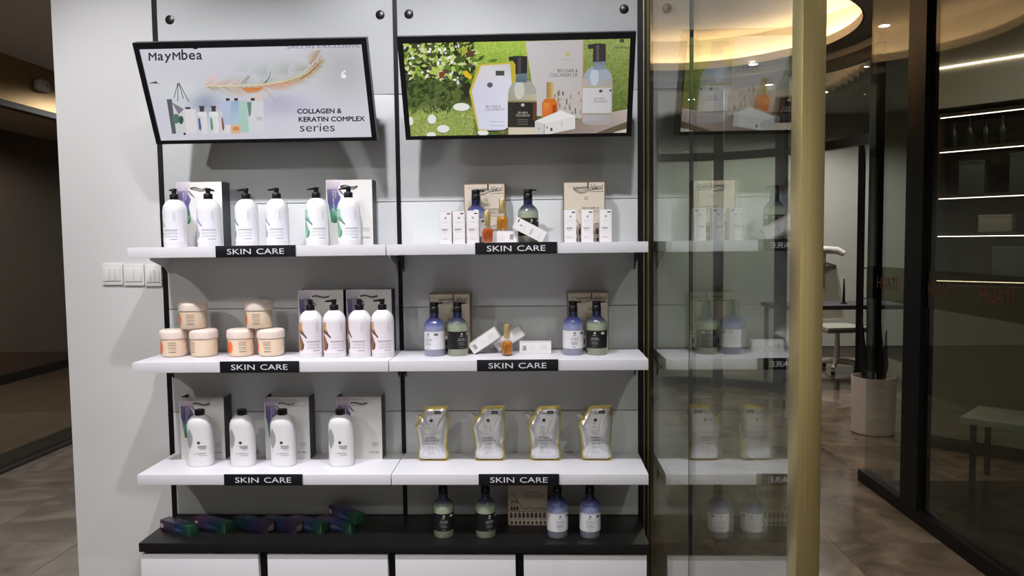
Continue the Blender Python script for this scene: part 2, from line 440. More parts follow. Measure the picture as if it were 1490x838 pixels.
# curved glazing with an open doorway
RD = math.radians
GX, GY, GR = 1.394, 3.304, 1.529
def garc(d, a0, a1, z0, z1, seg=40): return M().arc(GX, GY, GR-d, GR+d, RD(a0), RD(a1), z0, z1, seg)
w4 = struct(garc(.034, 2, 122, 3.106, 3.208).build('window_4', black_metal), 'curved black framed glazing with an open doorway behind the partition')
garc(.027, 2, 122, 3.208, CZ).build('header', ceil_mat, w4)
garc(.034, 2, 122, 2.375, 2.456).build('transom', black_metal, w4)
for a in (4, 47, 71, 97, 121):
    M().box(-.04, .04, -.05, .05, 0, 3.208).build('post', black_metal, w4, loc=(GX+GR*math.cos(RD(a)), GY+GR*math.sin(RD(a)), 0), rot=(0, 0, RD(a)))
for a0, a1 in ((6.2, 44.8), (49.2, 68.8), (73.2, 94.8), (99.2, 118.8)):
    garc(.004, a0, a1, 2.456, 3.106, 14).build('pane', glass, w4)
    if a0 > 10:
        garc(.004, a0, a1, .08, 2.375, 14).build('pane', glass, w4)
        garc(.034, a0, a1, 0, .08, 14).build('sill', black_metal, w4)
d1 = struct(M().box(0, .06, -.025, .025, .02, 2.36).build('door_1', black_metal, loc=(2.845, 3.54, 0), rot=(0, 0, RD(66))), 'open black framed glass door leaf')
M().box(.86, .92, -.025, .025, .02, 2.36).build('stile', black_metal, d1)
M().box(.06, .86, -.025, .025, 2.29, 2.36).build('rail', black_metal, d1)
M().box(.06, .86, -.025, .025, .02, .12).build('rail', black_metal, d1)
M().box(.06, .86, -.004, .004, .12, 2.29).build('pane', glass, d1)

# ------------------------------------------------------------------ lamps of the place, and added fill lamps
lamp_glow = mat('lamp_lens', (255, 255, 250), .4, emit=(255, 252, 244), estr=22.)
lamp_rim = mat('lamp_rim', (225, 225, 222), .4)
dl_me = {}
def downlight(label, x, y, z, power, size=80., blend=.5, tilt=None, col=(1, .97, .93), group='ceiling downlights', r=.045):
    t = thing('downlight', label, 'downlight', (x, y, z), 0, group)
    if not dl_me:
        a = M().arc(0, 0, .040, .052, 0, 2*PI, -.006, 0, 24).build('rim', lamp_rim, t, smooth=True); b = M().lathe([(.040, -.004), (.040, -.001)], 24).build('lens', lamp_glow, t)
        dl_me['rim'] = a.data; dl_me['lens'] = b.data
    else:
        for k in ('rim', 'lens'):
            o = bpy.data.objects.new(k, dl_me[k]); COL.objects.link(o); o.parent = t
    if power:
        l = bpy.data.lights.new('lamp', 'SPOT'); l.energy = power; l.color = col; l.spot_size = RD(size); l.spot_blend = blend; l.shadow_soft_size = r
        o = bpy.data.objects.new('lamp', l); COL.objects.link(o); o.parent = t; o.location = (0, 0, -.02)
        if tilt: o.rotation_euler = tilt
    return t
# spots over the shelves, aimed at the shelf wall
for x, tx, p, l in ((-1.72, .02, 1.05, 'ceiling spot over the left end of the shelves'), (-.62, .0, 1., 'ceiling spot over the middle of the shelves'), (.22, 0., .62, 'ceiling spot over the right end of the shelves')):
    downlight(l, x, -1.42, CZ, P_SHELF*p, 74, .8, (RD(38), 0, tx), (.965, .955, 1.0), 'shelf spots')
for i, (x, y, l) in enumerate(((-1.6, -3.2, 'added fill downlight left of the camera'), (.1, -4.4, 'added fill downlight behind the camera'), (-2.0, -5.2, 'added fill downlight by the rear wall, left'), (1.3, -2.2, 'added fill downlight in the passage beside the brass post'), (1.3, -4.6, 'added fill downlight in the passage near the rear wall'))):
    downlight(l, x, y, CZ, P_FILL, 130, .6)  # unseen fill lamps, added to supply the room's ambient light
downlight('added fill downlight inside the shop with the lit display', 2.75, .9, CZ, 22, 150, .4)  # added lamp without a visible source, brightens the display's base panel
downlight('small bright ceiling downlight by the corner of the curved glazing', 2.84, 3.14, CZ, 12, 100)
downlight('small bright ceiling downlight in front of the curved glazing', 2.14, 4.40, CZ, 10, 100)
for x, y, l in ((1.25, 5.3, 'office ceiling downlight nearest the curved glazing'), (2.6, 5.4, 'office ceiling downlight in front of the desk'), (3.4, 5.9, 'office ceiling downlight over the office chair'), (1.9, 6.2, 'office ceiling downlight by the far wall')):
    downlight(l, x, y, CZ, P_OFFICE*(1. if x > 2 else .3), 165, .3)
for x, y, l in ((-2.9, .6, 'hall ceiling downlight near the wall end'), (-2.9, 3.6, 'hall ceiling downlight further back'), (-2.9, -2.4, 'hall ceiling downlight beside the shop'), (-4.9, 4.0, 'added fill downlight inside the dark shop across the hall'), (-4.9, 1.4, 'added fill downlight near the glass inside the shop across the hall')):
    downlight(l, x, y, 2.9, P_HALL, 170, .3)  # the pair inside the shop across is added to brighten its brown wall

# ------------------------------------------------------------------ shelves, signs, counter
BAYS = ((-1.6053, -.5900), (-.5865, .4175))
SIGNX = (-1.0965, -.0860)
rowname = {Z1: 'top', Z2: 'middle', Z3: 'bottom'}
onshelf = {(0, Z1): 'white pump bottles', (0, Z2): 'cream jars', (0, Z3): 'white capped bottles', (1, Z1): 'small white cartons and orange oil bottles', (1, Z2): 'lavender and green pump bottles', (1, Z3): 'four shiny pouches'}
for bi, (a, b) in enumerate(BAYS):
    side = ('left', 'right')[bi]
    for z in (Z1, Z2, Z3):
        t = thing('wall_shelf', 'white wall shelf carrying the %s' % onshelf[(bi, z)], 'shelf', (0, 0, z), 0, 'wall shelves')
        M().box(a, b, -DP, -.0035, -TH, 0).build('board', white_shelf, t, bevel=.0015)
        for x in (a+.010, b-.016):
            M().prism([(-.004, -TH), (-.16, -TH), (-.155, -TH-.012), (-.04, -TH-.045), (-.004, -TH-.075)], lambda y, q, x=x: (x, y, q), lambda y, q, x=x: (x+.004, y, q)).build('bracket', white_shelf if (bi == 0 and z == Z1) else black_metal, t)
        s = thing('shelf_sign', 'black SKIN CARE sign on the front of the %s %s shelf' % (side, rowname[z]), 'sign', (SIGNX[bi], -DP-.001, z-TH), 0, 'shelf signs')
        M().box(-.157, .157, -.004, 0, -.001, TH+.003).build('plate', mat('sign_black', (20, 19, 26), .35), s, bevel=.0008)
        for wd, x0, ww in (('SKIN', -.112, .094), ('CARE', .004, .108)):
            ar = Art(); ar.text(wd, x0, .0105, ww, .0215, (232, 232, 238)); ar.build('lettering', lambda x, y, o: (x, -.004-o, y), pr, s)
# counter and the drawer cabinets below it
ct = thing('counter_top', 'long black counter top under the shelves', 'counter', (0, 0, ZC))
M().box(-1.6053, .4175, -.3145, -.0035, -.036, 0).build('slab', black_top, ct, bevel=.001)
for i, (dx, lab) in enumerate(((((-1.609, -1.129), (-1.095, -.610)), 'low cabinet with white drawer fronts under the left shelves'), (((-.582, -.103), (-.073, .411)), 'low cabinet with white drawer fronts under the right shelves'))):
    t = thing('drawer_cabinet', lab, 'cabinet', (0, 0, 0), 0, 'drawer cabinets')
    a, b = BAYS[i]
    M().box(a, b, -.275, -.0035, 0, ZC-.037).build('body', black_metal, t)
    for x0, x1 in dx:
        M().box(x0+.002, x1, -.302, -.2755, .05, .3205).build('drawer_front', white_shelf, t, bevel=.003)

# ------------------------------------------------------------------ light switches on the plain wall
for i, lab in enumerate(('leftmost white light switch of the row of three on the wall', 'middle white light switch of the row of three', 'white light switch next to the black upright')):
    x = -1.887+.0935*i
    t = thing('light_switch', lab, 'switch', (x, 0, 1.385-.0035*i), 0, 'light switches')
    w = .0905 if i < 2 else .0735
    M().box(0, w, -.009, -.0005, 0, .0935).build('plate', switch_white, t, bevel=.003)
    n = 3 if i != 1 else 2
    for k in range(n):
        x0 = .008+(w-.016)/n*k
        M().box(x0+.0006, x0+(w-.016)/n-.0006, -.0125, -.0085, .018, .074).build('rocker', switch_white, t, bevel=.0012)

# ------------------------------------------------------------------ the two screens
def monitor(lab, cx, w, corners, art):
    h = .389; th = math.atan2(.15, .359)
    t = thing('wall_monitor', lab, 'monitor', (cx, -.2, 1.9585), 0, None, (th, 0, 0))
    bl, bt, bb = .020, .024, .014
    m = M(); y0, y1 = -.004, .030
    m.box(-w/2, -w/2+bl, y0, y1, 0, h); m.box(w/2-bl, w/2, y0, y1, 0, h); m.box(-w/2+bl, w/2-bl, y0, y1, 0, bb); m.box(-w/2+bl, w/2-bl, y0, y1, h-bt, h)
    m.build('bezel', black_plastic, t)
    M().box(-w/2+.02, w/2-.02, .0302, .055, .02, h-.02).build('rear_case', black_plastic, t, bevel=.004)
    scr = M().box(-w/2+bl, w/2-bl, .002, .030, bb, h-bt).build('screen', mat('screen_glass', (10, 10, 12), .15), t)
    g = homog(corners); A = Art(g); art(A)
    W_, H_ = w-2*bl, h-bb-bt
    A.build('screen_image', lambda u, v, o: (-w/2+bl+u*W_, .0016-o, bb+v*H_), pr_screen, scr, step=3e-6, box=((0, 1), (0, 1)), off=2e-4)
    arm = M(); c, s = math.cos(-th), math.sin(-th)
    def loc(yw, zw): yy, zz = yw+.2, zw-1.9585; return (yy*c-zz*s, yy*s+zz*c)
    pts = [loc(-.25, 2.16), loc(-.25, 2.26), loc(-.0005, 2.26), loc(-.0005, 2.16)]
    for x in (-.16, .13):
        arm.prism(pts, lambda y, z, x=x: (x, y, z), lambda y, z, x=x: (x+.03, y, z))
    arm.build('wall_bracket', black_metal, t)
    return t

def grid(A, x0, y0, x1, y1, nx, ny, f):
    A.k += 1
    for i in range(nx):
        for j in range(ny):
            p = [(x0+(x1-x0)*a/nx, y0+(y1-y0)*b/ny) for a, b in ((i, j), (i+1, j), (i+1, j+1), (i, j+1))]
            A.poly(p, None, [f(*q) for q in p], hold=True)

def bez(p, n=24):
    out = []
    for i in range(n+1):
        t = i/n; q = [Vector(v) for v in p]
        while len(q) > 1: q = [a.lerp(b, t) for a, b in zip(q[:-1], q[1:])]
        out.append((q[0].x, q[0].y))
    return out

def art_left(A):
    R = random.Random(3)
    def bg(x, y):
        c = (214, 212, 222)
        d = math.exp(-(((x-560)/330)**2+((y-430)/190)**2)); c = mix(c, (206, 206, 220), d)
        d = math.exp(-(((x-450)/75)**2+((y-430)/75)**2)); c = mix(c, (142, 152, 176), d*.85)
        d = math.exp(-(((x-890)/170)**2+((y-450)/60)**2)); c = mix(c, (172, 170, 198), d*.6)
        d = math.exp(-(((x-330)/190)**2+((y-360)/60)**2)); c = mix(c, (222, 228, 222), d*.6)
        d = math.exp(-(((x-1250)/180)**2+((y-240)/170)**2)); c = mix(c, (184, 184, 186), d*.9)
        d = math.exp(-(((x-880)/260)**2+((y-250)/90)**2)); c = mix(c, (200, 200, 204), d*.8)
        return c
    grid(A, 20, 60, 1470, 690, 58, 26, bg)
    # soft plumes over the quill
    def soft(cx, cy, rx, ry, c, rot=0., n=22):
        A.k += 1; cr, sr = math.cos(rot), math.sin(rot); pts = [(cx+rx*math.cos(2*PI*i/n)*cr-ry*math.sin(2*PI*i/n)*sr, cy+rx*math.cos(2*PI*i/n)*sr+ry*math.sin(2*PI*i/n)*cr) for i in range(n)]
        for i in range(n):
            p, q = pts[i], pts[(i+1) % n]; A.poly([(cx, cy), p, q], None, [c, bg(*p), bg(*q)], hold=True)
    for v in ((690, 250, 95, 75, (196, 200, 198)), (800, 262, 110, 62, (178, 190, 186)), (940, 252, 130, 66, (176, 182, 174)), (520, 305, 95, 40, (232, 196, 190)), (1085, 175, 62, 60, (196, 176, 162)), (1020, 250, 90, 56, (172, 172, 160)), (640, 300, 120, 42, (196, 200, 198)), (760, 400, 120, 60, (222, 202, 190)), (880, 415, 100, 46, (190, 186, 206)), (640, 375, 100, 36, (206, 190, 170))): soft(*v)
    shaft = bez([(445, 336), (640, 338), (860, 345), (1000, 310), (1075, 250), (1112, 195)], 60)
    # barbs, fading out towards their tips
    for i in range(620):
        t = R.random(); k = min(59, int(t*60)); x, y = shaft[k]; dx, dy = shaft[k+1][0]-x, shaft[k+1][1]-y; L = math.hypot(dx, dy); dx /= L; dy /= L
        if R.random() < .62:
            ln = R.uniform(30, 125)*(1-.4*abs(t-.55)); ex, ey = x+dx*ln*.92, y+dy*ln*.92+ln*.55
            c = mix((196, 176, 132), (170, 142, 90), R.random())
            if .3 < t < .55: c = mix((206, 122, 56), (196, 176, 150), R.random()*.9)
            if t < .25: c = mix((140, 118, 80), (210, 190, 165), R.random())
            if t > .8: c = mix((140, 116, 66), (186, 160, 104), R.random())
        else:
            ln = R.uniform(25, 95)*(1.15-t*.5); ex, ey = x+dx*ln*.95, y-ln*.6+dy*ln*.6
            c = mix((200, 202, 196), (170, 172, 160), R.random())
            if t < .2: c = mix((222, 176, 152), (196, 160, 140), R.random())
            if t > .75: c = mix((146, 84, 54), (200, 150, 108), R.random())
        m = ((x+ex)/2+dx*7, (y+ey)/2+dy*7); e = mix(c, bg(ex, ey), .8); h = mix(c, bg(*m), .3)
        A.poly([(x-dx*4, y-dy*4), (x+dx*4, y+dy*4), (m[0]+2.5, m[1]), (ex, ey)], None, [c, c, h, e])
    for pts in ([(660, 330), (690, 295), (700, 280)], [(680, 325), (705, 290), (712, 275)], [(800, 322), (822, 290), (832, 255)], [(790, 325), (815, 300), (826, 280)]):
        A.stroke(pts, 3, (72, 72, 66))
    for pts in ([(770, 345), (830, 395), (860, 442)], [(800, 345), (850, 420)]):
        A.stroke(pts, 2, (190, 165, 120))
    A.poly([(660, 350), (790, 346), (760, 372), (700, 380)], None, [(212, 130, 70), (206, 118, 52), (206, 150, 100), (214, 150, 96)])
    A.poly([(1050, 270), (1112, 195), (1108, 215), (1060, 268), (1010, 300), (995, 300)], (168, 96, 62))
    for q in range(16):
        t = q/15; A.stroke([(1060+40*t, 262-60*t), (1090+35*t, 205-65*t+20*math.sin(t*3))], 2.5, mix((150, 110, 86), (206, 190, 176), t))
    A.poly([(1042, 200), (1050, 165), (1085, 140), (1118, 132), (1105, 150), (1080, 185), (1062, 215)], None, [(204, 196, 190), (206, 196, 186), (200, 184, 166), (170, 140, 112), (176, 146, 120), (186, 160, 136), (176, 140, 110)]); A.stroke([(1062, 215), (1100, 165), (1122, 132)], 3, (150, 130, 112))
    A.stroke([(1122, 165), (1165, 148), (1212, 168)], 6, (190, 192, 190))
    for a, b in zip(shaft[:-1], shaft[1:]): A.stroke([a, b], 7 if a[0] < 900 else 4, (226, 214, 178))
    A.ell(1254, 284, 15, 13, (244, 244, 246)); A.stroke([(1243, 276), (1250, 260), (1266, 254)], 9, (244, 244, 246))
    # products
    def bottle(x0, x1, y0, y1, c, pc, accent=None):
        w = x1-x0; A.rect(x0, y0+12, x1, y1, mix(c, (150, 150, 160), .25), c, hz=True); A.ell((x0+x1)/2, y0+14, w/2, 14, c)
        A.rect((x0+x1)/2-.22*w, y0-26, (x0+x1)/2+.22*w, y0+3, pc); A.rect((x0+x1)/2-.3*w, y0-30, (x0+x1)/2+.28*w, y0-22, pc)
        if accent:
            A.poly([(x0+.1*w, y0+40), (x0+.3*w, y0+40), (x0+.45*w, y0+95), (x0+.35*w, y1-14), (x0+.18*w, y1-30)], accent)
    A.poly([(232, 412), (262, 412), (285, 610), (262, 612)], (92, 94, 100)); A.poly([(262, 412), (330, 430), (345, 612), (285, 612)], (206, 212, 214))
    A.ell(285, 525, 22, 28, (86, 120, 104)); A.ell(314, 532, 14, 24, (64, 82, 76)); A.poly([(262, 430), (330, 470), (300, 500)], (128, 124, 140)); A.ell(334, 612, 7, 7, (40, 40, 46))
    for pts in ([(298, 318), (274, 405)], [(298, 318), (296, 425)], [(302, 320), (328, 410)], [(304, 320), (360, 428)]): A.stroke(pts, 4, (70, 60, 58))
    A.poly([(333, 470), (398, 470), (402, 610), (345, 612)], (226, 220, 222)); A.rect(338, 458, 368, 470, (70, 64, 66))
    bottle(405, 462, 482, 612, (228, 226, 232), (66, 62, 66), (92, 98, 150)); bottle(474, 528, 482, 612, (230, 232, 232), (66, 62, 66), (98, 152, 124)); bottle(540, 590, 480, 612, (230, 226, 226), (60, 56, 60), (140, 92, 78))
    A.poly([(536, 425), (600, 423), (606, 560), (560, 560)], (184, 196, 220)); A.rect(600, 425, 648, 560, (156, 178, 214), (176, 206, 216)); A.poly([(645, 425), (690, 425), (705, 605), (648, 605)], (172, 206, 196))
    A.poly([(690, 425), (785, 425), (795, 610), (708, 608)], (214, 216, 220)); A.poly([(692, 430), (720, 430), (716, 500), (704, 520)], (112, 140, 130)); A.rect(600, 560, 655, 612, (222, 184, 148)); A.ell(628, 584, 20, 12, (206, 140, 92))
    for x in (572, 620, 716): A.rect(x, 408, x+22, 423, (58, 54, 56))
    A.rect(745, 520, 782, 524, (150, 150, 156)); A.rect(750, 532, 782, 535, (150, 150, 156))
    # reflection-like haze is left to the glass; a small bird-shaped mark at the left edge
    A.poly([(125, 320), (175, 308), (182, 320), (196, 324), (170, 322)], (88, 90, 90))
    # lettering
    dk = (46, 44, 56); rr = -.02
    x = 133
    for ch, w, h, dy in (('M', 50, 44, 0), ('a', 38, 36, 0), ('y', 44, 50, 14), ('M', 50, 44, 0), ('b', 40, 60, 0), ('e', 42, 38, 0), ('a', 38, 38, 0)):
        A.text(ch, x, 190+dy-(x-133)*.02, w-7, h, dk, rr, -1, bold=1.3); x += w+1.5
    A.rect(387, 118, 412, 125, dk)
    A.text('SALON EXCLUSIVE', 925, 124, 425, 18, (120, 120, 134), -.016, -1)
    A.text('COLLAGEN &', 984, 499, 256, 27, (38, 34, 44), -.005, -1, bold=1.4)
    A.text('KERATIN COMPLEX', 992, 546, 382, 27, (38, 34, 44), -.005, -1, bold=1.4)
    A.text('series', 998, 604, 202, 46, (50, 46, 58), -.005, -1)

def art_right(A):
    R = random.Random(5)
    def bg(x, y):
        if x < 480:
            c = (36, 44, 20) if y < 470 else (150, 166, 84)
            if 440 < y < 520: c = mix((44, 52, 26), (140, 158, 78), (y-440)/80)
        elif x < 800: c = mix((176, 202, 86), (142, 172, 60), (y-130)/150) if y < 330 else (92, 112, 50)
        else: c = mix((150, 166, 92), (106, 122, 56), (y-110)/300)
        n = R.uniform(-16, 16); return tuple(max(0, min(255, v+n)) for v in c)
    grid(A, 40, 70, 1420, 700, 92, 44, bg)
    def leaf(x, y, l, w, a, c):
        ca, sa = math.cos(a), math.sin(a)
        A.poly([(x, y), (x+ca*l*.5-sa*w, y+sa*l*.5+ca*w), (x+ca*l, y+sa*l), (x+ca*l*.5+sa*w, y+sa*l*.5-ca*w)], c)
    pal = [(150, 178, 66), (104, 136, 44), (186, 204, 96), (70, 94, 34), (206, 214, 140)]
    for i in range(520):
        x, y = R.uniform(75, 480), R.uniform(120, 500)
        if x > 430 and y > 330 or x+y*1.0 > 860: continue
        c = R.choice(pal)
        if y > 330: c = mix(c, (34, 48, 22), .62)
        elif R.random() < .3: c = mix(c, (26, 30, 16), .7)
        leaf(x, y, R.uniform(30, 66), R.uniform(9, 17), R.uniform(0, 6.28), c)
    for i in range(48):
        x, y = R.uniform(90, 400), R.uniform(140, 350)
        leaf(x, y, R.uniform(14, 34), R.uniform(6, 11), R.uniform(0, 6.28), R.choice([(236, 238, 222), (226, 214, 224), (214, 224, 150), (250, 250, 244)]))
    for i in range(420):
        x, y = R.uniform(100, 510), R.uniform(500, 680); leaf(x, y, R.uniform(5, 12), 2.2, R.uniform(-2.2, -.9), R.choice([(196, 208, 132), (120, 138, 62), (214, 222, 160), (96, 112, 46)]))
    for i in range(300):
        x, y = R.uniform(1110, 1400), R.uniform(100, 510); leaf(x, y, R.uniform(6, 14), 2.5, R.uniform(-2.2, -.9), R.choice([(166, 180, 104), (104, 122, 52), (136, 152, 76), (80, 96, 40)]))
    for i in range(120):
        x, y = R.uniform(480, 780), R.uniform(120, 250); leaf(x, y, R.uniform(8, 22), 3, R.uniform(0, 6.28), R.choice([(190, 212, 104), (160, 190, 72), (140, 172, 58)]))
    leaf(410, 210, 80, 18, -1.1, (176, 172, 62)); leaf(430, 215, 80, 16, -.6, (92, 62, 34)); leaf(500, 235, 60, 12, -.7, (72, 96, 36)); leaf(560, 235, 70, 10, -.2, (92, 120, 44))
    A.poly([(280, 300), (320, 285), (310, 330), (285, 330)], (128, 62, 52))
    for cx, cy, rx, ry in ((410, 495, 48, 23), (240, 566, 25, 27), (305, 621, 36, 22), (118, 577, 15, 25), (236, 655, 28, 14), (536, 642, 32, 18)):
        A.ell(cx, cy+4, rx, ry, (120, 124, 88)); A.ell(cx, cy, rx, ry, (236, 236, 230))
    # boards
    A.poly([(560, 670), (690, 640), (1100, 560), (1390, 500), (1390, 640), (1180, 660), (700, 668)], None, [(92, 76, 64), (110, 92, 76), (150, 132, 120), (188, 174, 168), (170, 156, 150), (160, 142, 130), (96, 80, 66)])
    A.poly([(1200, 640), (1390, 570), (1390, 650), (1210, 660)], (98, 84, 66)); A.poly([(1290, 640), (1390, 612), (1390, 645)], (206, 198, 182))
    # carrier
    A.poly([(780, 118), (1118, 106), (1112, 560), (846, 545)], None, [(206, 202, 204), (190, 186, 186), (186, 180, 176), (196, 190, 186)])
    A.stroke([(1115, 106), (1110, 560)], 6, (196, 152, 104)); A.stroke([(782, 118), (786, 240)], 4, (206, 188, 128))
    A.stroke([(860, 122), (930, 136), (1000, 120)], 3, (170, 168, 166)); A.ell(1025, 188, 16, 13, (190, 178, 120)); A.rect(985, 218, 1065, 221, (170, 168, 158))
    for q in range(34):
        x = R.uniform(855, 1100); y = R.uniform(395, 520); A.rect(x, y, x+R.uniform(4, 10), y+R.uniform(12, 34), mix((112, 82, 62), (172, 150, 130), R.random()))
    A.text('BIO HAIR &', 966, 294, 118, 20, (70, 68, 70), -.01, -1); A.text('COLLAGEN 2X', 920, 319, 163, 20, (70, 68, 70), -.01, -1)
    # pouch
    A.poly([(455, 405), (510, 250), (724, 234), (722, 345), (692, 610), (655, 640), (505, 628)], (206, 184, 66))
    A.poly([(420, 292), (440, 286), (474, 322), (462, 338), (430, 320)], (232, 190, 44)); A.poly([(690, 238), (724, 234), (724, 336), (700, 350)], (200, 176, 50))
    A.poly([(470, 405), (524, 258), (692, 246), (700, 350), (680, 610), (645, 634), (512, 622)], None, [(214, 212, 232), (222, 216, 214), (206, 204, 200), (224, 222, 236), (226, 226, 242), (212, 212, 232), (218, 218, 240)])
    A.rect(608, 286, 658, 314, (74, 74, 70)); A.ell(575, 368, 17, 15, (92, 92, 100)); A.text('BIO HAIR &', 552, 499, 86, 15, (110, 108, 116), -.02, -1); A.text('COLLAGEN 2X', 546, 517, 116, 15, (110, 108, 116), -.03, -1)
    for y in (578, 600, 624): A.rect(575, y, 660, y+3, (170, 168, 184))
    A.stroke([(560, 634), (655, 632), (690, 610)], 8, (52, 44, 36))
    # pump bottle with dark label
    A.ell(762, 420, 83, 88, (170, 168, 156)); A.rect(680, 420, 845, 655, (168, 158, 140), (196, 184, 160), hz=True); A.ell(745, 395, 30, 55, (206, 204, 196))
    A.rect(725, 292, 790, 352, (112, 130, 140), (88, 104, 116)); A.poly([(683, 206), (735, 200), (790, 202), (790, 300), (722, 304), (722, 250), (706, 228), (684, 230)], (44, 40, 42)); A.rect(735, 210, 755, 298, (78, 72, 70))
    A.rect(678, 464, 846, 610, (50, 46, 42), (34, 30, 28), hz=True); A.rect(678, 456, 846, 466, (146, 140, 96)); A.text('BIO HAIR &', 738, 532, 56, 12, (206, 200, 188), 0, -1); A.text('COLLAGEN 2X', 726, 548, 80, 12, (206, 200, 188), 0, -1); A.ell(765, 482, 10, 9, (200, 196, 184))
    for y in (566, 578, 592): A.rect(735, y, 795, y+2, (150, 144, 134))
    A.rect(824, 470, 842, 570, (110, 56, 36)); A.rect(684, 614, 840, 652, (214, 202, 178))
    # oil bottle
    A.rect(903, 350, 942, 442, (150, 120, 62), (206, 178, 110), hz=True); A.poly([(895, 444), (950, 444), (966, 470), (966, 565), (878, 568), (876, 470)], (206, 112, 40)); A.rect(884, 470, 920, 558, (226, 142, 60), (214, 96, 36)); A.rect(938, 480, 960, 556, (172, 66, 26)); A.ell(922, 565, 44, 9, (232, 188, 110))
    # carton
    A.poly([(835, 575), (985, 512), (1070, 545), (892, 590)], (232, 230, 228)); A.poly([(835, 575), (892, 590), (890, 656), (836, 650)], (204, 200, 198)); A.poly([(892, 590), (1070, 545), (1070, 618), (890, 656)], (220, 218, 216))
    A.rect(926, 614, 938, 632, (60, 60, 62)); A.rect(904, 606, 910, 618, (80, 80, 80)); A.rect(856, 612, 860, 626, (110, 110, 110)); A.stroke([(990, 582), (994, 606)], 3, (150, 148, 148)); A.stroke([(892, 590), (890, 656)], 3, (120, 116, 112))
    # second pump bottle with pale label
    A.ell(1200, 335, 86, 80, (160, 168, 182)); A.rect(1114, 330, 1286, 580, (178, 174, 176), (164, 160, 160), hz=True); A.ell(1200, 582, 84, 14, (168, 160, 160)); A.ell(1180, 320, 26, 50, (190, 196, 208))
    A.rect(1172, 222, 1242, 278, (110, 122, 140), (138, 148, 164)); A.poly([(1140, 134), (1190, 126), (1245, 128), (1246, 228), (1170, 232), (1172, 156), (1142, 158)], (54, 50, 52)); A.rect(1190, 136, 1206, 226, (88, 82, 82))
    A.rect(1112, 382, 1280, 530, (206, 204, 206), (196, 192, 194), hz=True); A.rect(1112, 374, 1282, 382, (176, 172, 130)); A.ell(1218, 400, 11, 9, (80, 80, 84)); A.text('BIO HAIR &', 1182, 450, 62, 12, (90, 90, 96), -.02, -1); A.text('COLLAGEN 2X', 1174, 466, 82, 12, (90, 90, 96), -.02, -1); A.rect(1270, 390, 1280, 402, (60, 60, 64)); A.rect(1118, 528, 1280, 536, (150, 146, 110))
    A.rect(1326, 100, 1352, 120, (70, 84, 52)); A.rect(1296, 144, 1384, 154, (112, 128, 76))

monitor('left wall screen showing a feather and the COLLAGEN & KERATIN COMPLEX series', -1.079, .889, ((78,125),(1360,100),(1415,637),(197,650)), art_left)
monitor('right wall screen showing pump bottles and a pouch in a green garden', -.0765, .886, ((75,135),(1388,97),(1370,640),(118,665)), art_right)

# ------------------------------------------------------------------ products: white pump bottles
def front_map(r, sy=1.):
    """a point (x, z) of the front view laid on an upright round body of radius r"""
    def f(x, z, o):
        t = max(-.999, min(.999, x/r)); a = math.asin(t); return ((r+o)*math.sin(a), -(r+o)*sy*math.cos(a), z)
    return f
BR = .0457
pump_prof = [(0, 0), (.043, 0), (.0455, .003), (.0455, .147), (.0450, .154), (.0425, .164), (.037, .175), (.028, .184), (.0185, .1893), (.0165, .190)]
ROWMESH = {}
def pump_label(kind):
    a = Art(); w = BR*.995
    base = {'green': (240, 240, 243), 'brown': (236, 228, 234), 'lilac': (238, 237, 243)}[kind]
    a.rect(-w, .0205, w, .147, base)
    if kind == 'green': c = [(150, 205, 172), (176, 222, 196), (120, 160, 150), (96, 128, 122)]; lobe = (128, 192, 156); dk = (88, 110, 104)
    elif kind == 'lilac': c = [(226, 226, 238), (214, 214, 232), (180, 180, 206), (150, 150, 186)]; lobe = (190, 192, 206); dk = (130, 130, 150)
    else: c = [(186, 124, 66), (222, 172, 116), (120, 84, 68), (96, 64, 54)]; lobe = (150, 98, 64); dk = (72, 48, 42)
    r = BR
    a.poly([(-.93*r, .144), (-.62*r, .144), (-.60*r, .118), (-.93*r, .112)], None, [c[0], c[1], c[1], c[0]])
    a.poly([(-.93*r, .112), (-.60*r, .118), (-.42*r, .098), (-.2*r, .084), (-.26*r, .080), (-.55*r, .092), (-.78*r, .098), (-.93*r, .100)], None, [c[2], c[1], c[2], dk, dk, c[2], c[3], c[3]])
    a.poly([(-.93*r, .030), (-.93*r, .099), (-.80*r, .093), (-.58*r, .068), (-.48*r, .056), (-.52*r, .040), (-.66*r, .030)], None, [lobe, c[3], c[2], lobe, dk, dk, lobe])
    for k in range(5): a.stroke([(-.70*r+.04*r*k, .062-.004*k), (-.50*r, .050-.003*k)], .0006, dk)
    a.rect(.60*r, .105, .63*r, .140, (176, 176, 186)); a.rect(.70*r, .098, .72*r, .138, (196, 196, 204))
    a.bars(-.35*r, .82*r, (.0685, .065), .0016, (150, 148, 156), True); a.bars(-.45*r, .82*r, (.0565, .052, .044, .040), .0012, (176, 174, 182), True); a.bars(.28*r, .80*r, (.030,), .0026, (150, 148, 156), True, 0.)
    return a
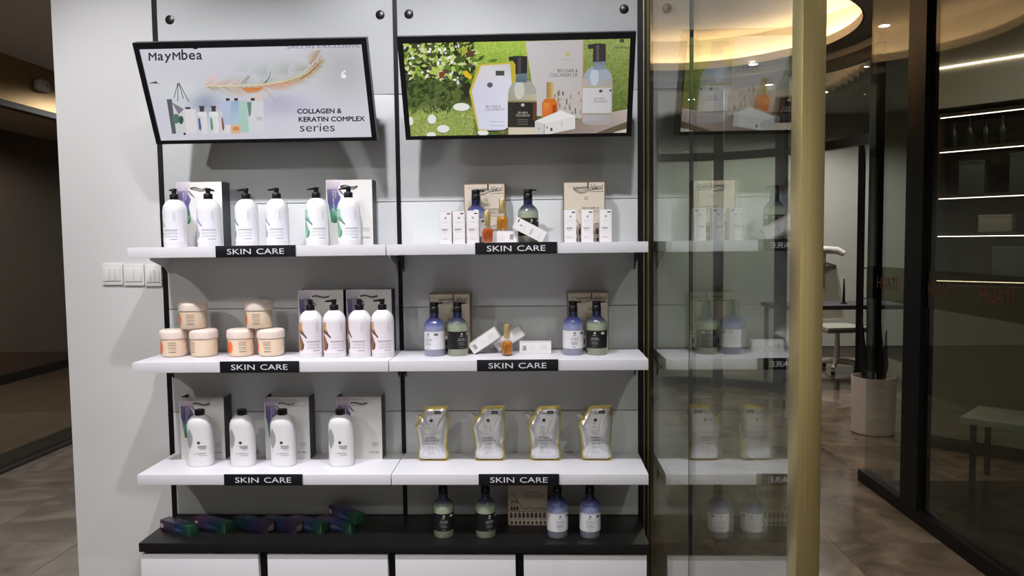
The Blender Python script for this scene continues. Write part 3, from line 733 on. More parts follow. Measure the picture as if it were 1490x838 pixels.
def pump_bottle(label, kind, loc, noz, lab_rot, grp):
    t = thing('pump_bottle', label, 'bottle', loc, 0, grp)
    if 'b' not in ROWMESH:
        ROWMESH['b'] = M().lathe(pump_prof, 40).build('body', white_plastic, t, smooth=True)
        ROWMESH['p'] = M().lathe([(.0172, .190), (.0175, .192), (.0175, .2095), (.0165, .2115), (.0105, .2118), (.0095, .216), (.0095, .221), (.0108, .2245), (.0112, .2325), (.0104, .234), (0, .234)], 28).build('pump', black_plastic, t, smooth=True)
        ROWMESH['n'] = M().hexa([(-.036, -.0022, .2225), (0, -.005, .2235), (0, .005, .2235), (-.036, .0022, .2225)], [(-.036, -.0028, .2275), (0, -.006, .2338), (0, .006, .2338), (-.030, .0028, .2300)]).build('nozzle', black_plastic, ROWMESH['p'], bevel=.0008)
        pm, nz = ROWMESH['p'], ROWMESH['n']
    else:
        o = bpy.data.objects.new('body', ROWMESH['b'].data); COL.objects.link(o); o.parent = t
        pm = bpy.data.objects.new('pump', ROWMESH['p'].data); COL.objects.link(pm); pm.parent = t
        nz = bpy.data.objects.new('nozzle', ROWMESH['n'].data); COL.objects.link(nz); nz.parent = pm
    pm.rotation_euler = (0, 0, noz)
    if kind not in ROWMESH:
        ROWMESH[kind] = pump_label(kind).build('label', front_map(BR), mat_print('label_print', .3), t, strip=.006, rot=(0, 0, lab_rot))
    else:
        o = bpy.data.objects.new('label', ROWMESH[kind].data); COL.objects.link(o); o.parent = t; o.rotation_euler = (0, 0, lab_rot)
    return t
G1 = 'white pump bottles on the top shelf'; G2 = 'white pump bottles on the middle shelf'
for x, y, kind, nz, lr, lab in (
    (-1.461, -.20, 'lilac', 1.5, -.35, 'white pump bottle at the far left end of the top shelf, nozzle towards the room'),
    (-1.323, -.20, 'lilac', -1.9, .0, 'white pump bottle directly in front of the left gift bag on the top shelf'),
    (-1.181, -.17, 'green', 0, -.18, 'white pump bottle just right of the left gift bag on the top shelf'),
    (-1.056, -.17, 'lilac', 0, -.12, 'white pump bottle standing alone, fourth from the left on the top shelf'),
    (-.894, -.17, 'green', 0, .12, 'white green-labelled pump bottle touching the left edge of the right gift bag, top shelf'),
    (-.763, -.17, 'green', 0, .12, 'white green-labelled pump bottle in front of the right gift bag, top shelf')):
    pump_bottle(lab, kind, (x, y, Z1), nz, lr, G1)
for x, nz, lr, lab in (
    (-.928, 2.2, .14, 'white brown-labelled pump bottle nearest the cream jars'),
    (-.831, 0, .16, 'white brown-labelled pump bottle, second from the cream jars'),
    (-.7275, 2.4, -.3, 'white pump bottle third from the cream jars, its motif turned away'),
    (-.6345, 0, .02, 'white brown-labelled pump bottle farthest from the cream jars')):
    pump_bottle(lab, 'brown', (x, -.18, Z2), nz, lr, G2)

# ------------------------------------------------------------------ lavender and green pump bottles
R2 = .0418
bio_prof = [(0, 0), (.039, 0), (.0415, .004), (.0415, .113), (.0412, .121), (.039, .131), (.034, .140), (.026, .148), (.0195, .154)]
def bio_mats(kind):
    if kind == 'lavender': return mat_ramp_z('lavender_liquid', [(0, (140, 142, 160)), (.10, (150, 154, 182)), (.118, (138, 143, 182)), (.130, (86, 94, 146)), (.145, (58, 62, 104)), (.156, (40, 42, 66))], .12)
    return mat_ramp_z('green_liquid', [(0, (140, 147, 126)), (.10, (156, 166, 142)), (.122, (150, 160, 138)), (.132, (104, 114, 108)), (.140, (60, 66, 84)), (.156, (36, 38, 58))], .12)
def bio_label(kind):
    a = Art(); w = R2*.995; wh = kind == 'lavender'
    bg, ink = ((228, 226, 230), (88, 88, 96)) if wh else ((26, 25, 26), (196, 194, 188))
    a.rect(-w, .0995, w, .1005, (150, 146, 110)); a.rect(-w, .0275, w, .0285, (170, 165, 120))
    a.ell(0, .0905, .0042, .0040, ink, 10); a.bars(-.008, .008, (.083, .0805), .001, ink)
    a.text('BIO HAIR &', -.0135, .0685, .027, .0046, ink); a.text('COLLAGEN 2X', -.0175, .0620, .035, .0046, ink)
    a.bars(-.014, .014, (.0555, .052, .0485, .045), .0011, mix(ink, bg, .35)); a.bars(-.01, .01, (.037, .034), .001, mix(ink, bg, .4))
    a.rect(.024, .085, .0345, .0935, (28, 28, 30) if wh else (214, 212, 206)); a.rect(.0255, .0885, .033, .0898, (190, 190, 190) if wh else (40, 40, 40))
    return a
BIO = {}
def bio_bottle(label, kind, loc, lr, grp, noz=0.):
    t = thing('pump_bottle', label, 'bottle', loc, 0, grp)
    if kind not in BIO:
        b = M().lathe(bio_prof, 40).build('body', bio_mats(kind), t, smooth=True)
        n = M().lathe([(.0195, .154), (.0185, .158), (.0185, .174), (.0178, .1745)], 28).build('neck', mat('dark_blue_glass', (34, 36, 62), .12, coat=.6), t, smooth=True)
        p = M().lathe([(.0182, .1745), (.0186, .176), (.0180, .196), (.0165, .198), (.0172, .200), (.0176, .2145), (.0165, .2165), (0, .2165)], 28).build('pump', black_plastic, t, smooth=True)
        z = M().hexa([(0, -.006, .2085), (.034, -.0035, .2090), (.034, .0035, .2090), (0, .006, .2085)], [(0, -.006, .2160), (.036, -.0035, .2140), (.036, .0035, .2140), (0, .006, .2160)]).build('nozzle', black_plastic, p, bevel=.0008)
        l = M().arc(0, 0, R2-.0003, R2+.0004, -PI/2-2.3, -PI/2+2.3, .0275, .1005, 32).build('label', mat('label_white', (226, 224, 228), .35) if kind == 'lavender' else mat('label_black', (27, 26, 27), .35), t, smooth=True, rot=(0, 0, lr))
        pn = bio_label(kind).build('print', front_map(R2+.0004), mat_print('label_print', .3), l, strip=.006)
        BIO[kind+'_print'] = pn
        BIO[kind] = (b, n, p, z, l)
    else:
        P = None
        for nm, src in zip(('body', 'neck', 'pump', 'nozzle', 'label'), BIO[kind]):
            o = bpy.data.objects.new(nm, src.data); COL.objects.link(o); o.parent = P if nm == 'nozzle' else t
            if nm == 'pump': P = o
            if nm == 'label':
                o.rotation_euler = (0, 0, lr); q = bpy.data.objects.new('print', BIO[kind+'_print'].data); COL.objects.link(q); q.parent = o; ink_kind(q)
    return t
GB = 'lavender and green pump bottles'
for kind, x, y, z, lr, lab in (
    ('lavender', -.252, -.1305, Z1, 0., 'lavender pump bottle half hidden behind the three upright cartons, top shelf'),
    ('green', -.041, -.135, Z1, .35, 'green pump bottle with black label behind the leaning carton, top shelf'),
    ('lavender', -.427, -.158, Z2, -.5, 'lavender pump bottle with white label at the left end of the right middle shelf'),
    ('green', -.332, -.158, Z2, .5, 'green pump bottle with black label right beside the tilted cartons'),
    ('lavender', .136, -.158, Z2, .12, 'lavender pump bottle with white label between the lying carton and a green bottle'),
    ('green', .231, -.158, Z2, -.25, 'green pump bottle with black label at the right end of the middle shelf'),
    ('green', -.395, -.22, ZC, .15, 'green pump bottle with black label on the counter, leftmost of four'),
    ('green', -.224, -.22, ZC, .45, 'green pump bottle with black label on the counter, left of the Colosseum gift bag'),
    ('lavender', .065, -.22, ZC, .25, 'lavender pump bottle with white label on the counter, right beside the Colosseum gift bag'),
    ('lavender', .196, -.22, ZC, -.05, 'lavender pump bottle with white label on the counter, rightmost of four')):
    bio_bottle(lab, kind, (x, y, z), lr, GB)

# ------------------------------------------------------------------ cream jars
JR = .0535
def jar_label():
    a = Art(); ink = (120, 96, 84)
    a.ell(-.78*JR, .040, .0125, .026, (232, 122, 66), 18); a.ell(-.86*JR, .036, .006, .020, (214, 92, 60), 14)
    a.bars(-.012, .024, (.062, .058, .052, .048, .040, .036, .030), .0012, ink, True); a.bars(-.004, .024, (.022,), .0026, (90, 70, 64), True, 0)
    a.rect(-.018, .020, -.0175, .066, (226, 214, 198)); a.rect(.004, .020, .0045, .066, (230, 220, 204))
    return a
jar_body = mat('jar_plastic', (226, 204, 178), .3, coat=.3, var=.02); jar_lid = mat('jar_lid', (238, 220, 208), .35, coat=.2, var=.01)
J = None
GJ = 'cream jars on the middle shelf'
for x, z, lr, lab in (
    (-1.521, 0, .12, 'cream jar at the left end of the middle shelf, bottom row'),
    (-1.395, 0, -.75, 'cream jar in the bottom row, second from the left'),
    (-1.238, 0, .30, 'cream jar with a broad orange blob in the bottom row, third from the left'),
    (-1.112, 0, -.15, 'cream jar in the bottom row nearest the white pump bottles'),
    (-1.436, .1145, .02, 'cream jar stacked on top of the left pair of jars'),
    (-1.159, .1145, -.05, 'cream jar stacked on top of the right pair of jars')):
    if J is None:
        J = thing('cosmetic_jar', lab, 'jar', (x, -.13, Z2+z), 0, GJ)
        M().lathe([(0, 0), (.040, 0), (.048, .003), (.0515, .010), (.0530, .022), (.0530, .072), (.052, .074)], 40).build('body', jar_body, J, smooth=True)
        M().lathe([(.052, .0745), (.0560, .0755), (.0568, .079), (.0568, .098), (.0555, .105), (.051, .110), (.043, .1128), (.030, .1138), (0, .1140)], 40).build('lid', jar_lid, J, smooth=True)
        jl = jar_label().build('label', front_map(.0532), mat_print('label_print', .3), J, strip=.006); jl.rotation_euler = (0, 0, lr)
    else:
        q = dup(J, lab, (x, -.13, Z2+z))
        [c for c in q.children if c.name.startswith('label')][0].rotation_euler = (0, 0, lr)

# ------------------------------------------------------------------ white capped bottles on the bottom shelf
sq_white = mat('satin_white_plastic', (228, 226, 228), .35, coat=.1, var=.01)
def sq_print():
    a = Art(); n = 14; leaf = []
    for i in range(n+1):
        t = i/n; leaf.append((-.034+.0155*math.sin(PI*t)**.8, .075+.084*t))
    for i in range(n, -1, -1):
        t = i/n; leaf.append((-.034-.0115*math.sin(PI*t)**.8, .075+.084*t))
    a.poly(leaf[:-1], (158, 158, 164)); a.stroke([(-.034, .062), (-.034, .080)], .0012, (160, 160, 164))
    a.ell(.0045, .102, .0062, .0062, (52, 50, 54), 14); a.ell(.0065, .104, .0022, .003, (120, 118, 122), 8)
    a.bars(-.008, .032, (.088, .085, .081, .078), .0014, (110, 104, 110), True); a.bars(.01, .030, (.073,), .0014, (110, 104, 110), True)
    a.bars(-.020, .030, (.059, .056), .001, (140, 132, 140), True); a.text('maymbea', .002, .046, .030, .0055, (60, 54, 60))
    return a
sqp = [(0, 0), (.046, 0), (.0495, .004), (.0500, .010), (.0500, .165), (.0485, .178), (.0440, .191), (.0360, .201), (.0260, .208), (.0200, .2105)]
S = None
GS = 'white capped bottles on the bottom shelf'
for x, rz, lab in (
    (-1.406, .10, 'white bottle with black cap in front of the left gift bag, bottom shelf'),
    (-1.229, .02, 'white bottle with black cap standing between two gift bags, bottom shelf'),
    (-1.060, .02, 'white bottle with black cap in front of the middle gift bag, bottom shelf'),
    (-.819, .0, 'white bottle with black cap in front of the right gift bag, bottom shelf')):
    if S is None:
        S = thing('capped_bottle', lab, 'bottle', (x, -.17, Z3), rz, GS)
        M().lathe(sqp, 44, 1., .76, n=2.5).build('body', sq_white, S, smooth=True)
        M().lathe([(.0195, .2105), (.0200, .212), (.0200, .231), (.0185, .2325), (0, .2325)], 28).build('cap', black_plastic, S, smooth=True)
        def sqf(x, z, o):
            c = max(-1, min(1, x/.05)); k = (max(0., 1-abs(c)**2.5))**(1/2.5); return (x*(1+o/.05), -(.05*.76*k+o), z)
        sq_print().build('print', sqf, mat_print('label_print', .3), S, strip=.006)
    else: dup(S, lab, (x, -.17, Z3), rz)

# ------------------------------------------------------------------ shiny pouches
gold_film = mat('gold_film', (216, 198, 112), .25, metal=.35, var=.12, vscale=30)
silver_film = mat('silver_film', (224, 223, 228), .2, metal=.4, var=.06, vscale=25, bump=1., bscale=28)
clear_cap = mat('frosted_cap', (226, 226, 224), .3, trans=.3, var=.01)
def pouch(label, loc, seed, grp):
    R = random.Random(seed)
    t = thing('refill_pouch', label, 'pouch', loc, 0, grp)
    h = .228
    out = [(-.061, .004), (-.063, .030), (-.060, .055), (-.064, .095), (-.073, .148), (-.060, .170), (-.048, .188), (-.034, .212), (-.024, .226), (.020, .228), (.063, .230), (.066, .226), (.067, .160), (.063, .100), (.060, .060), (.064, .030), (.063, .005)]
    bot = [(.050, .0), (.025, -.0), (0, 0), (-.025, 0), (-.050, 0)]
    ring = out+bot
    # finer outline
    fine = []
    for i in range(len(ring)):
        a, b = ring[i], ring[(i+1) % len(ring)]
        for k in range(3): fine.append((a[0]+(b[0]-a[0])*k/3+R.uniform(-.0008, .0008), max(0, a[1]+(b[1]-a[1])*k/3)))
    n = len(fine); cx, cz = 0., .105
    T = lambda z: .004+.030*max(0, 1-z/h)**.75
    levels = [(1., .06), (.95, .10), (.89, .60), (.66, .88), (.42, 1.), (.2, 1.02)]
    vs = []; fs = []; mi = []
    for side in (-1, 1):
        base = len(vs)
        for s_, d in levels:
            for (x, z) in fine:
                X, Z = cx+(x-cx)*s_, cz+(z-cz)*s_
                if z < .001: Z = cz*(1-s_)*.85 if s_ < 1 else 0
                jit = R.uniform(-.0036, .0036) if s_ < .93 else R.uniform(-.0006, .0006)
                if z < .02 and s_ >= .86: dd = max(d, .35 if s_ == 1 else d)
                else: dd = d
                vs.append((X, side*(T(Z)*dd+abs(jit)*.5)+jit*.4, Z))
        c = len(vs); vs.append((cx, side*T(cz), cz))
        for l in range(len(levels)-1):
            for i in range(n):
                i2 = (i+1) % n; fs.append((base+l*n+i, base+l*n+i2, base+(l+1)*n+i2, base+(l+1)*n+i)); mi.append(0 if l < 2 else (1 if side < 0 else 0))
        l = len(levels)-1
        for i in range(n): fs.append((base+l*n+i, base+l*n+(i+1) % n, c)); mi.append(1 if side < 0 else 0)
    half = n*len(levels)+1
    for i in range(n): fs.append((i, (i+1) % n, half+(i+1) % n, half+i)); mi.append(0)
    m = M(); m.v = vs; m.f = fs; m.mi = mi
    m.build('body', [gold_film, silver_film], t, smooth=True, sharp=80)
    # spout on the cut corner, pointing up and left
    d = Vector((-.80, 0, .60)); p0 = Vector((-.055, 0, .178))
    M().tube([p0-d*.006, p0+d*.006], .0075, 16).build('spout', gold_film, t, smooth=True)
    M().tube([p0+d*.006, p0+d*.007, p0+d*.024, p0+d*.026], [.0085, .0095, .0095, .008], 18).build('cap', clear_cap, t, smooth=True)
    def f(x, z, o): 
        r = math.hypot(x/.055, (z-.105)/.105); k = 1.03 if r < .4 else max(.62, 1.03-.45*(r-.4)); return (x, -(T(z)*k+.0022+o), z)
    a = Art(); ink = (52, 52, 54)
    a.rect(.010, .196, .036, .208, (40, 40, 40)); a.rect(.014, .200, .032, .2025, (170, 170, 170)); a.ell(-.004, .170, .0075, .0068, ink, 14); a.bars(-.018, .008, (.156, .142), .0012, (110, 108, 100))
    a.text('BIO HAIR &', -.024, .096, .042, .0075, ink); a.text('COLLAGEN 2X', -.031, .085, .060, .0082, ink); a.bars(-.027, .026, (.077, .074), .0012, (110, 108, 112)); a.bars(-.02, .02, (.064, .058, .044, .036), .0011, (130, 128, 132))
    a.build('print', f, mat_print('film_print', .35), t)
    return t
for i, (x, lab) in enumerate(((-.449, 'silver and gold refill pouch at the left end of the bottom right shelf'), (-.212, 'silver and gold refill pouch, second from the left of four'), (.019, 'silver and gold refill pouch, third from the left of four'), (.231, 'silver and gold refill pouch, rightmost of four'))):
    pouch(lab, (x, -.105, Z3), 20+i, 'refill pouches')

# ------------------------------------------------------------------ gift bags
paper = mat('white_card', (232, 230, 226), .5, var=.01); dark_card = mat('dark_card', (48, 47, 56), .45, var=.05); cream_card = mat('cream_card', (214, 202, 184), .6, var=.03); kraft = mat('brown_card', (124, 104, 78), .6, var=.05)
def white_bag_print():
    k = 3.67e-4; px = lambda x: (x-590)*k*1.02; pz = lambda y: (770-y)*k*1.05
    a = Art(lambda x, y: (px(x), pz(y)))
    a.poly([(338, 76), (500, 76), (490, 130), (455, 175), (345, 175)], None, [(206, 196, 204), (232, 226, 230), (214, 202, 212), (176, 160, 178), (180, 166, 186)])
    a.poly([(345, 175), (455, 175), (497, 265), (470, 330), (350, 300)], None, [(120, 108, 140), (150, 138, 164), (104, 96, 140), (82, 92, 146), (92, 82, 128)])
    a.poly([(350, 300), (470, 330), (482, 430), (372, 430), (362, 350)], None, [(92, 82, 128), (82, 92, 146), (86, 150, 130), (96, 158, 128), (88, 100, 146)])
    a.poly([(372, 430), (482, 430), (488, 490), (470, 522), (430, 535), (385, 525)], None, [(96, 158, 128), (86, 150, 130), (84, 152, 104), (58, 104, 80), (48, 84, 72), (70, 130, 100)])
    for q in range(4): a.stroke([(455+8*q, 165+3*q), (505+12*q, 225+7*q)], 9, (168-14*q, 160-14*q, 172-12*q))
    a.stroke([(400, 380), (480, 460)], 5, (222, 236, 228)); a.stroke([(390, 400), (470, 480)], 3, (222, 236, 228))
    a.text('SALON EXCLUSIVE', 424, 402, 212, 16, (240, 240, 246), -PI/2, -1); a.rect(438, 190, 444, 270, (206, 206, 220))
    a.bars(725, 805, (592, 604, 622), 4, (150, 146, 150), True); a.text('MAYMBEA', 700, 700, 108, 16, (84, 80, 86), 0, -1)
    return a
WB = {}
def white_bag(label, loc, grp, rz=0., hang='up', seed=0):
    t = thing('gift_bag', label, 'bag', loc, rz, grp); w, h, d = .190, .266, .080
    if 'f' not in WB:
        m = M(); m.box(-w/2, w/2, 0, .0012, 0, h); m.box(-w/2, w/2, d-.0012, d, 0, h); m.box(-w/2, w/2, .0012, d-.0012, 0, .0012)
        WB['f'] = m.build('body', paper, t).data
        m = M(); m.hexa([(w/2-.0012, .0012, .0012), (w/2, .0012, .0012), (w/2, d-.0012, .0012), (w/2-.0012, d-.0012, .0012)], [(w/2-.0012, .0012, h), (w/2, .0012, h), (w/2, d-.0012, h), (w/2-.0012, d-.0012, h)])
        WB['r'] = m.build('side_panel', dark_card, t).data
        m = M(); m.box(-w/2, -w/2+.0012, .0012, d-.0012, .0012, h); WB['l'] = m.build('side_panel', dark_card, t).data
        WB['a'] = white_bag_print().build('print', lambda x, z, o: (x, -o, z), mat_print('label_print', .3), t).data
        up = [(-.034+.0085*i, -.003-.005*math.sin(PI*i/8), h-.026+.0035*math.sin(i*.8)) for i in range(9)]
        WB['h'] = M().tube([(-.034, .001, h-.026)]+up+[(.034, .001, h-.026)], .0024, 8).build('handle', black_plastic, t, smooth=True).data
    else:
        for nm, k in (('body', 'f'), ('side_panel', 'r'), ('side_panel', 'l'), ('print', 'a'), ('handle', 'h')):
            o = bpy.data.objects.new(nm, WB[k]); COL.objects.link(o); o.parent = t; ink_kind(o)
    return t
GW = 'white gift bags'
for x, y, z, lab in (
    (-1.394, -.125, Z1, 'white gift bag with purple-green motif at the left end of the top shelf'),
    (-.774, -.115, Z1, 'white gift bag with purple-green motif at the right end of the left top shelf'),
    (-.910, -.095, Z2, 'white gift bag behind the pump bottles on the middle shelf, nearer the jars'),
    (-.708, -.095, Z2, 'white gift bag behind the pump bottles on the middle shelf, beside the black upright'),
    (-1.432, -.095, Z3, 'white gift bag at the left end of the bottom shelf'),
    (-1.068, -.095, Z3, 'white gift bag in the middle of the bottom shelf'),
    (-.761, -.095, Z3, 'white gift bag rightmost on the left bottom shelf')):
    white_bag(lab, (x, y, z), GW)

def cream_bag_print(w, h):
    a = Art(); R = random.Random(11); ink = (66, 58, 56)
    for x0, z0, x1, z1 in ((-w/2, h-.004, w/2, h), (-w/2, 0, -w/2+.003, h), (w/2-.004, 0, w/2, h)): a.rect(x0, z0, x1, z1, (132, 108, 84))
    a.text('Vital', .026, h-.0335, .048, .021, (70, 62, 62)); a.rect(.024, h-.042, .078, h-.040, (96, 86, 84)); a.rect(.012, h-.030, .018, h-.002, (78, 62, 52)); a.bars(-.07, -.005, (h-.02,), .0012, (150, 140, 132))
    a.rect(.000, h-.074, .014, h-.062, (150, 140, 120)); a.rect(.003, h-.071, .011, h-.065, (206, 196, 178))
    a.text('BIO HAIR &', -.008, h-.112, .066, .0095, (88, 82, 78)); a.text('COLLAGEN 2X', -.022, h-.126, .088, .0105, (88, 82, 78)); a.bars(-.012, .064, (h-.134,), .001, (130, 124, 116))
    # sketch of an arena with arches
    top = lambda x: .130-.058*min(1, max(0, (x+.055)/.03)) + .004*math.sin(x*160)
    n = 26; pts = [(-.078+.156*i/n, top(-.078+.156*i/n)) for i in range(n+1)]
    a.stroke(pts, .0020, ink); a.stroke([(-.078, .058), (.078, .056)], .0014, ink); a.stroke([(-.078, .026), (.078, .025)], .0014, ink); a.stroke([(-.078, .090), (-.048, .088)], .0014, ink)
    def arch(x, z, ww, hh, c):
        q = [(x-ww/2, z), (x+ww/2, z)]+[(x+ww/2*math.cos(PI*i/6), z+hh*.6+hh*.4*math.sin(PI*i/6)) for i in range(7)]; a.poly(q, c)
    for i in range(9):
        x = -.070+.0172*i; arch(x, .031, .0125, .024, mix(ink, (140, 130, 120), R.random()*.4)); arch(x+.002, .004, .010, .015, mix(ink, (150, 140, 130), R.random()*.5))
    for i in range(3): arch(-.068+.012*i, .063, .008, .018, ink); arch(-.066+.011*i, .094, .006, .014, mix(ink, (150, 140, 130), .3))
    for i in range(60):
        x = R.uniform(-.078, .074); z = R.uniform(.002, min(top(x), .07)); a.stroke([(x, z), (x+R.uniform(-.004, .006), z+R.uniform(-.004, .006))], .0008, mix(ink, (160, 150, 140), R.random()*.6))
    return a
CB = {}
def cream_bag(label, loc, grp, w=.170, h=.246, d=.075):
    t = thing('gift_bag', label, 'bag', loc, 0, grp)
    if not CB:
        m = M(); m.box(-w/2, w/2, 0, .0012, 0, h); m.box(-w/2, w/2, d-.0012, d, 0, h); m.box(-w/2, w/2, .0012, d-.0012, 0, .0012)
        CB['f'] = m.build('body', cream_card, t).data
        CB['r'] = M().box(w/2-.0012, w/2, .0012, d-.0012, .0012, h).build('side_panel', kraft, t).data
        CB['l'] = M().box(-w/2, -w/2+.0012, .0012, d-.0012, .0012, h).build('side_panel', kraft, t).data
        CB['a'] = cream_bag_print(w, h).build('print', lambda x, z, o: (x, -o, z), mat_print('label_print', .3), t).data
        loop = [(-.046+.1*i/10+.0, -.003-.005*math.sin(PI*i/10), h-.026-.013*math.sin(PI*min(1, i/6))) for i in range(11)]
        loop2 = [(-.046+.06*i/6, -.004, h-.026+.001*i) for i in range(7)]
        CB['h'] = M().tube(loop, .0016, 7).tube(loop2, .0014, 7).build('handle', mat('grey_cord', (120, 112, 104), .7), t, smooth=True).data
    else:
        for nm, k in (('body', 'f'), ('side_panel', 'r'), ('side_panel', 'l'), ('print', 'a'), ('handle', 'h')):
            o = bpy.data.objects.new(nm, CB[k]); COL.objects.link(o); o.parent = t; ink_kind(o)
    return t
for x, y, z, lab in (
    (-.2205, -.085, Z1, 'cream gift bag behind the oil bottles on the top shelf'),
    (.1885, -.100, Z1, 'cream gift bag behind the three cartons at the right end of the top shelf'),
    (-.371, -.085, Z2, 'cream gift bag behind the bottle pair on the middle shelf, left of the tilted cartons'),
    (.2015, -.085, Z2, 'cream gift bag behind the bottle pair at the right end of the middle shelf'),
    (-.055, -.118, ZC, 'cream gift bag with Colosseum sketch standing on the black counter')):
    cream_bag(lab, (x, y, z), 'cream gift bags')

# ------------------------------------------------------------------ small white cartons
carton = mat('carton_board', (232, 228, 228), .4, var=.01)
CT = {}
def white_carton(label, loc, rot=(0, 0, 0), barcode=False):
    """origin at the bottom middle of the carton's front face"""
    t = thing('white_carton', label, 'carton', loc, 0, 'small white cartons', rot); w, h, d = .0480, .1295, .0470
    if 'b' not in CT:
        CT['b'] = M().box(-w/2, w/2, 0, d, 0, h).build('body', carton, t, bevel=.0007).data
        for kk in (0, 1):
            a = Art(); ink = (110, 106, 112)
            for x0, z0, x1, z1 in ((-w/2+.0006, .0006, -w/2+.0014, h-.0006), (w/2-.0014, .0006, w/2-.0006, h-.0006), (-w/2, h-.0014, w/2, h-.0006)): a.rect(x0, z0, x1, z1, (206, 200, 200))
            if kk == 0:
                a.rect(.006, h-.0135, .019, h-.0090, (56, 54, 58)); a.ell(.0005, h-.028, .0042, .0042, (112, 110, 114), 12); a.ell(.0005, h-.028, .0020, .0020, (226, 222, 222), 8)
                a.bars(-.012, .012, (h-.044,), .0011, (186, 180, 184)); a.bars(-.016, .016, (h-.072, h-.076), .0016, ink); a.bars(-.010, .010, (h-.083,), .001, (176, 170, 174)); a.bars(-.015, .015, (.022, .018), .001, (190, 186, 188))
            else:
                for q in range(8): a.rect(-.010+.0025*q, .014, -.0092+.0025*q+.0006*(q % 2), .028, (110, 106, 110))
                a.bars(-.012, .012, [h-.020-.005*q for q in range(5)], .0010, (186, 182, 186)); a.bars(-.01, .01, (.052, .060), .0010, (196, 192, 196))
            CT[kk] = a.build('print', lambda x, z, o: (x, -o, z), mat_print('label_print', .3), t if kk == int(barcode) else None)
        extra = CT[1-int(barcode)]; CT['m0'], CT['m1'] = CT[0].data, CT[1].data; bpy.data.objects.remove(extra)
    else:
        for nm, me in (('body', CT['b']), ('print', CT['m1' if barcode else 'm0'])):
            o = bpy.data.objects.new(nm, me); COL.objects.link(o); o.parent = t; ink_kind(o)
    return t
for x, lab in ((-.366, 'upright white carton, leftmost on the right top shelf'), (-.3135, 'upright white carton in the middle of the left trio, top shelf'), (-.2585, 'upright white carton in front of the lavender bottle, top shelf')):
    white_carton(lab, (x, -.2225, Z1))
for x, lab in ((.1265, 'upright white carton in front of the right cream bag, left of three'), (.194, 'upright white carton in front of the right cream bag, middle of three'), (.266, 'upright white carton in front of the right cream bag, right of three')):
    white_carton(lab, (x, -.195, Z1))
# lying under the tall oil bottle (long side across)
white_carton('white carton lying flat under the golden oil bottle, top shelf', (-.0855, -.205, Z1+.0242), (0, -PI/2, 0), True)
def tilted(label, lowx, lowz, y, ang, barcode=False):
    """leaning carton, its lowest corner on the shelf; ang = turn of its long axis from upright"""
    w = .0480; c, s = math.cos(ang), math.sin(ang)
    # rotation about Y by ang: local (x,z) -> (x c + z s, -x s + z c)
    k = w/2 if ang > 0 else -w/2
    zlow = -k*s; xlow = k*c
    return white_carton(label, (lowx-xlow, y, lowz-zlow), (0, ang, 0), barcode)
# carton leaning on the green bottle: long axis falls to the right
w_, h_ = .0480, .1295
def lean(label, x, z, y, ang, barcode):
    """place so that the lowest of the four front corners sits at height z and the centre of the front face at x"""
    c, s = math.cos(ang), math.sin(ang)
    P = [(px*c+pz*s, -px*s+pz*c) for px, pz in ((-w_/2, 0), (w_/2, 0), (w_/2, h_), (-w_/2, h_))]
    cx = sum(p[0] for p in P)/4; zl = min(p[1] for p in P)
    return white_carton(label, (x-cx, y, z-zl), (0, ang, 0), barcode)
lean('white carton leaning slantwise against the green bottle, top shelf', -.035, Z1, -.229, -RD(62.5), False)
lean('tilted white carton beside the green bottle on the middle shelf', -.226, Z2, -.150, RD(57), True)
lean('tilted white carton right behind the amber oil bottle, middle shelf', -.126, Z2, -.098, RD(56), True)
white_carton('white carton lying flat to the right of the amber oil bottle, middle shelf', (-.082, -.145, Z2+.0242), (0, PI/2, 0), True)

# ------------------------------------------------------------------ little oil bottles
gold_cap = mat('gold_cap', (214, 188, 132), .3, metal=.6, var=.05, vscale=40)
oil_glass = mat_glass('oil_bottle_glass', (250, 246, 240), 1.45)
def oil_bottle(label, loc, c1, c2, rz=0.):
    t = thing('oil_bottle', label, 'bottle', loc, rz, 'little oil bottles')
    M().lathe([(0, 0), (.0205, 0), (.0232, .003), (.0236, .010), (.0236, .046), (.0222, .054), (.0170, .061), (.0105, .066), (.0100, .070)], 28, n=2.6).build('glass', oil_glass, t, smooth=True)
    key = 'oil_%d_%d_%d' % c1
    om = mat(key, c1, .12, trans=.45, coat=.6, var=.25, vscale=45)
    M().lathe([(0, .005), (.0190, .005), (.0212, .008), (.0214, .044), (.0200, .052), (.0150, .058), (0, .058)], 28, n=2.6).build('oil', om, t, smooth=True)
    M().lathe([(.0125, .070), (.0130, .071), (.0130, .1245), (.0120, .1265), (0, .1265)], 26).build('cap', gold_cap, t, smooth=True)
    a = Art(); a.ell(0, .040, .0042, .0044, c2, 12); a.bars(-.009, .009, (.030, .026, .022, .016), .0012, c2)
    a.build('print', lambda x, z, o: (x, -(.0237+o), z), mat_print('label_print', .3), t)
    return t
oil_bottle('orange-red oil bottle with gold cap standing on the top shelf', (-.1985, -.255, Z1), (214, 104, 40), (150, 52, 20))
oil_bottle('golden oil bottle with gold cap standing on a lying carton', (-.1435, -.182, Z1+.0482), (226, 154, 34), (130, 84, 20))
oil_bottle('amber oil bottle with gold cap in the middle of the middle shelf', (-.131, -.176, Z2), (226, 140, 34), (120, 62, 16))

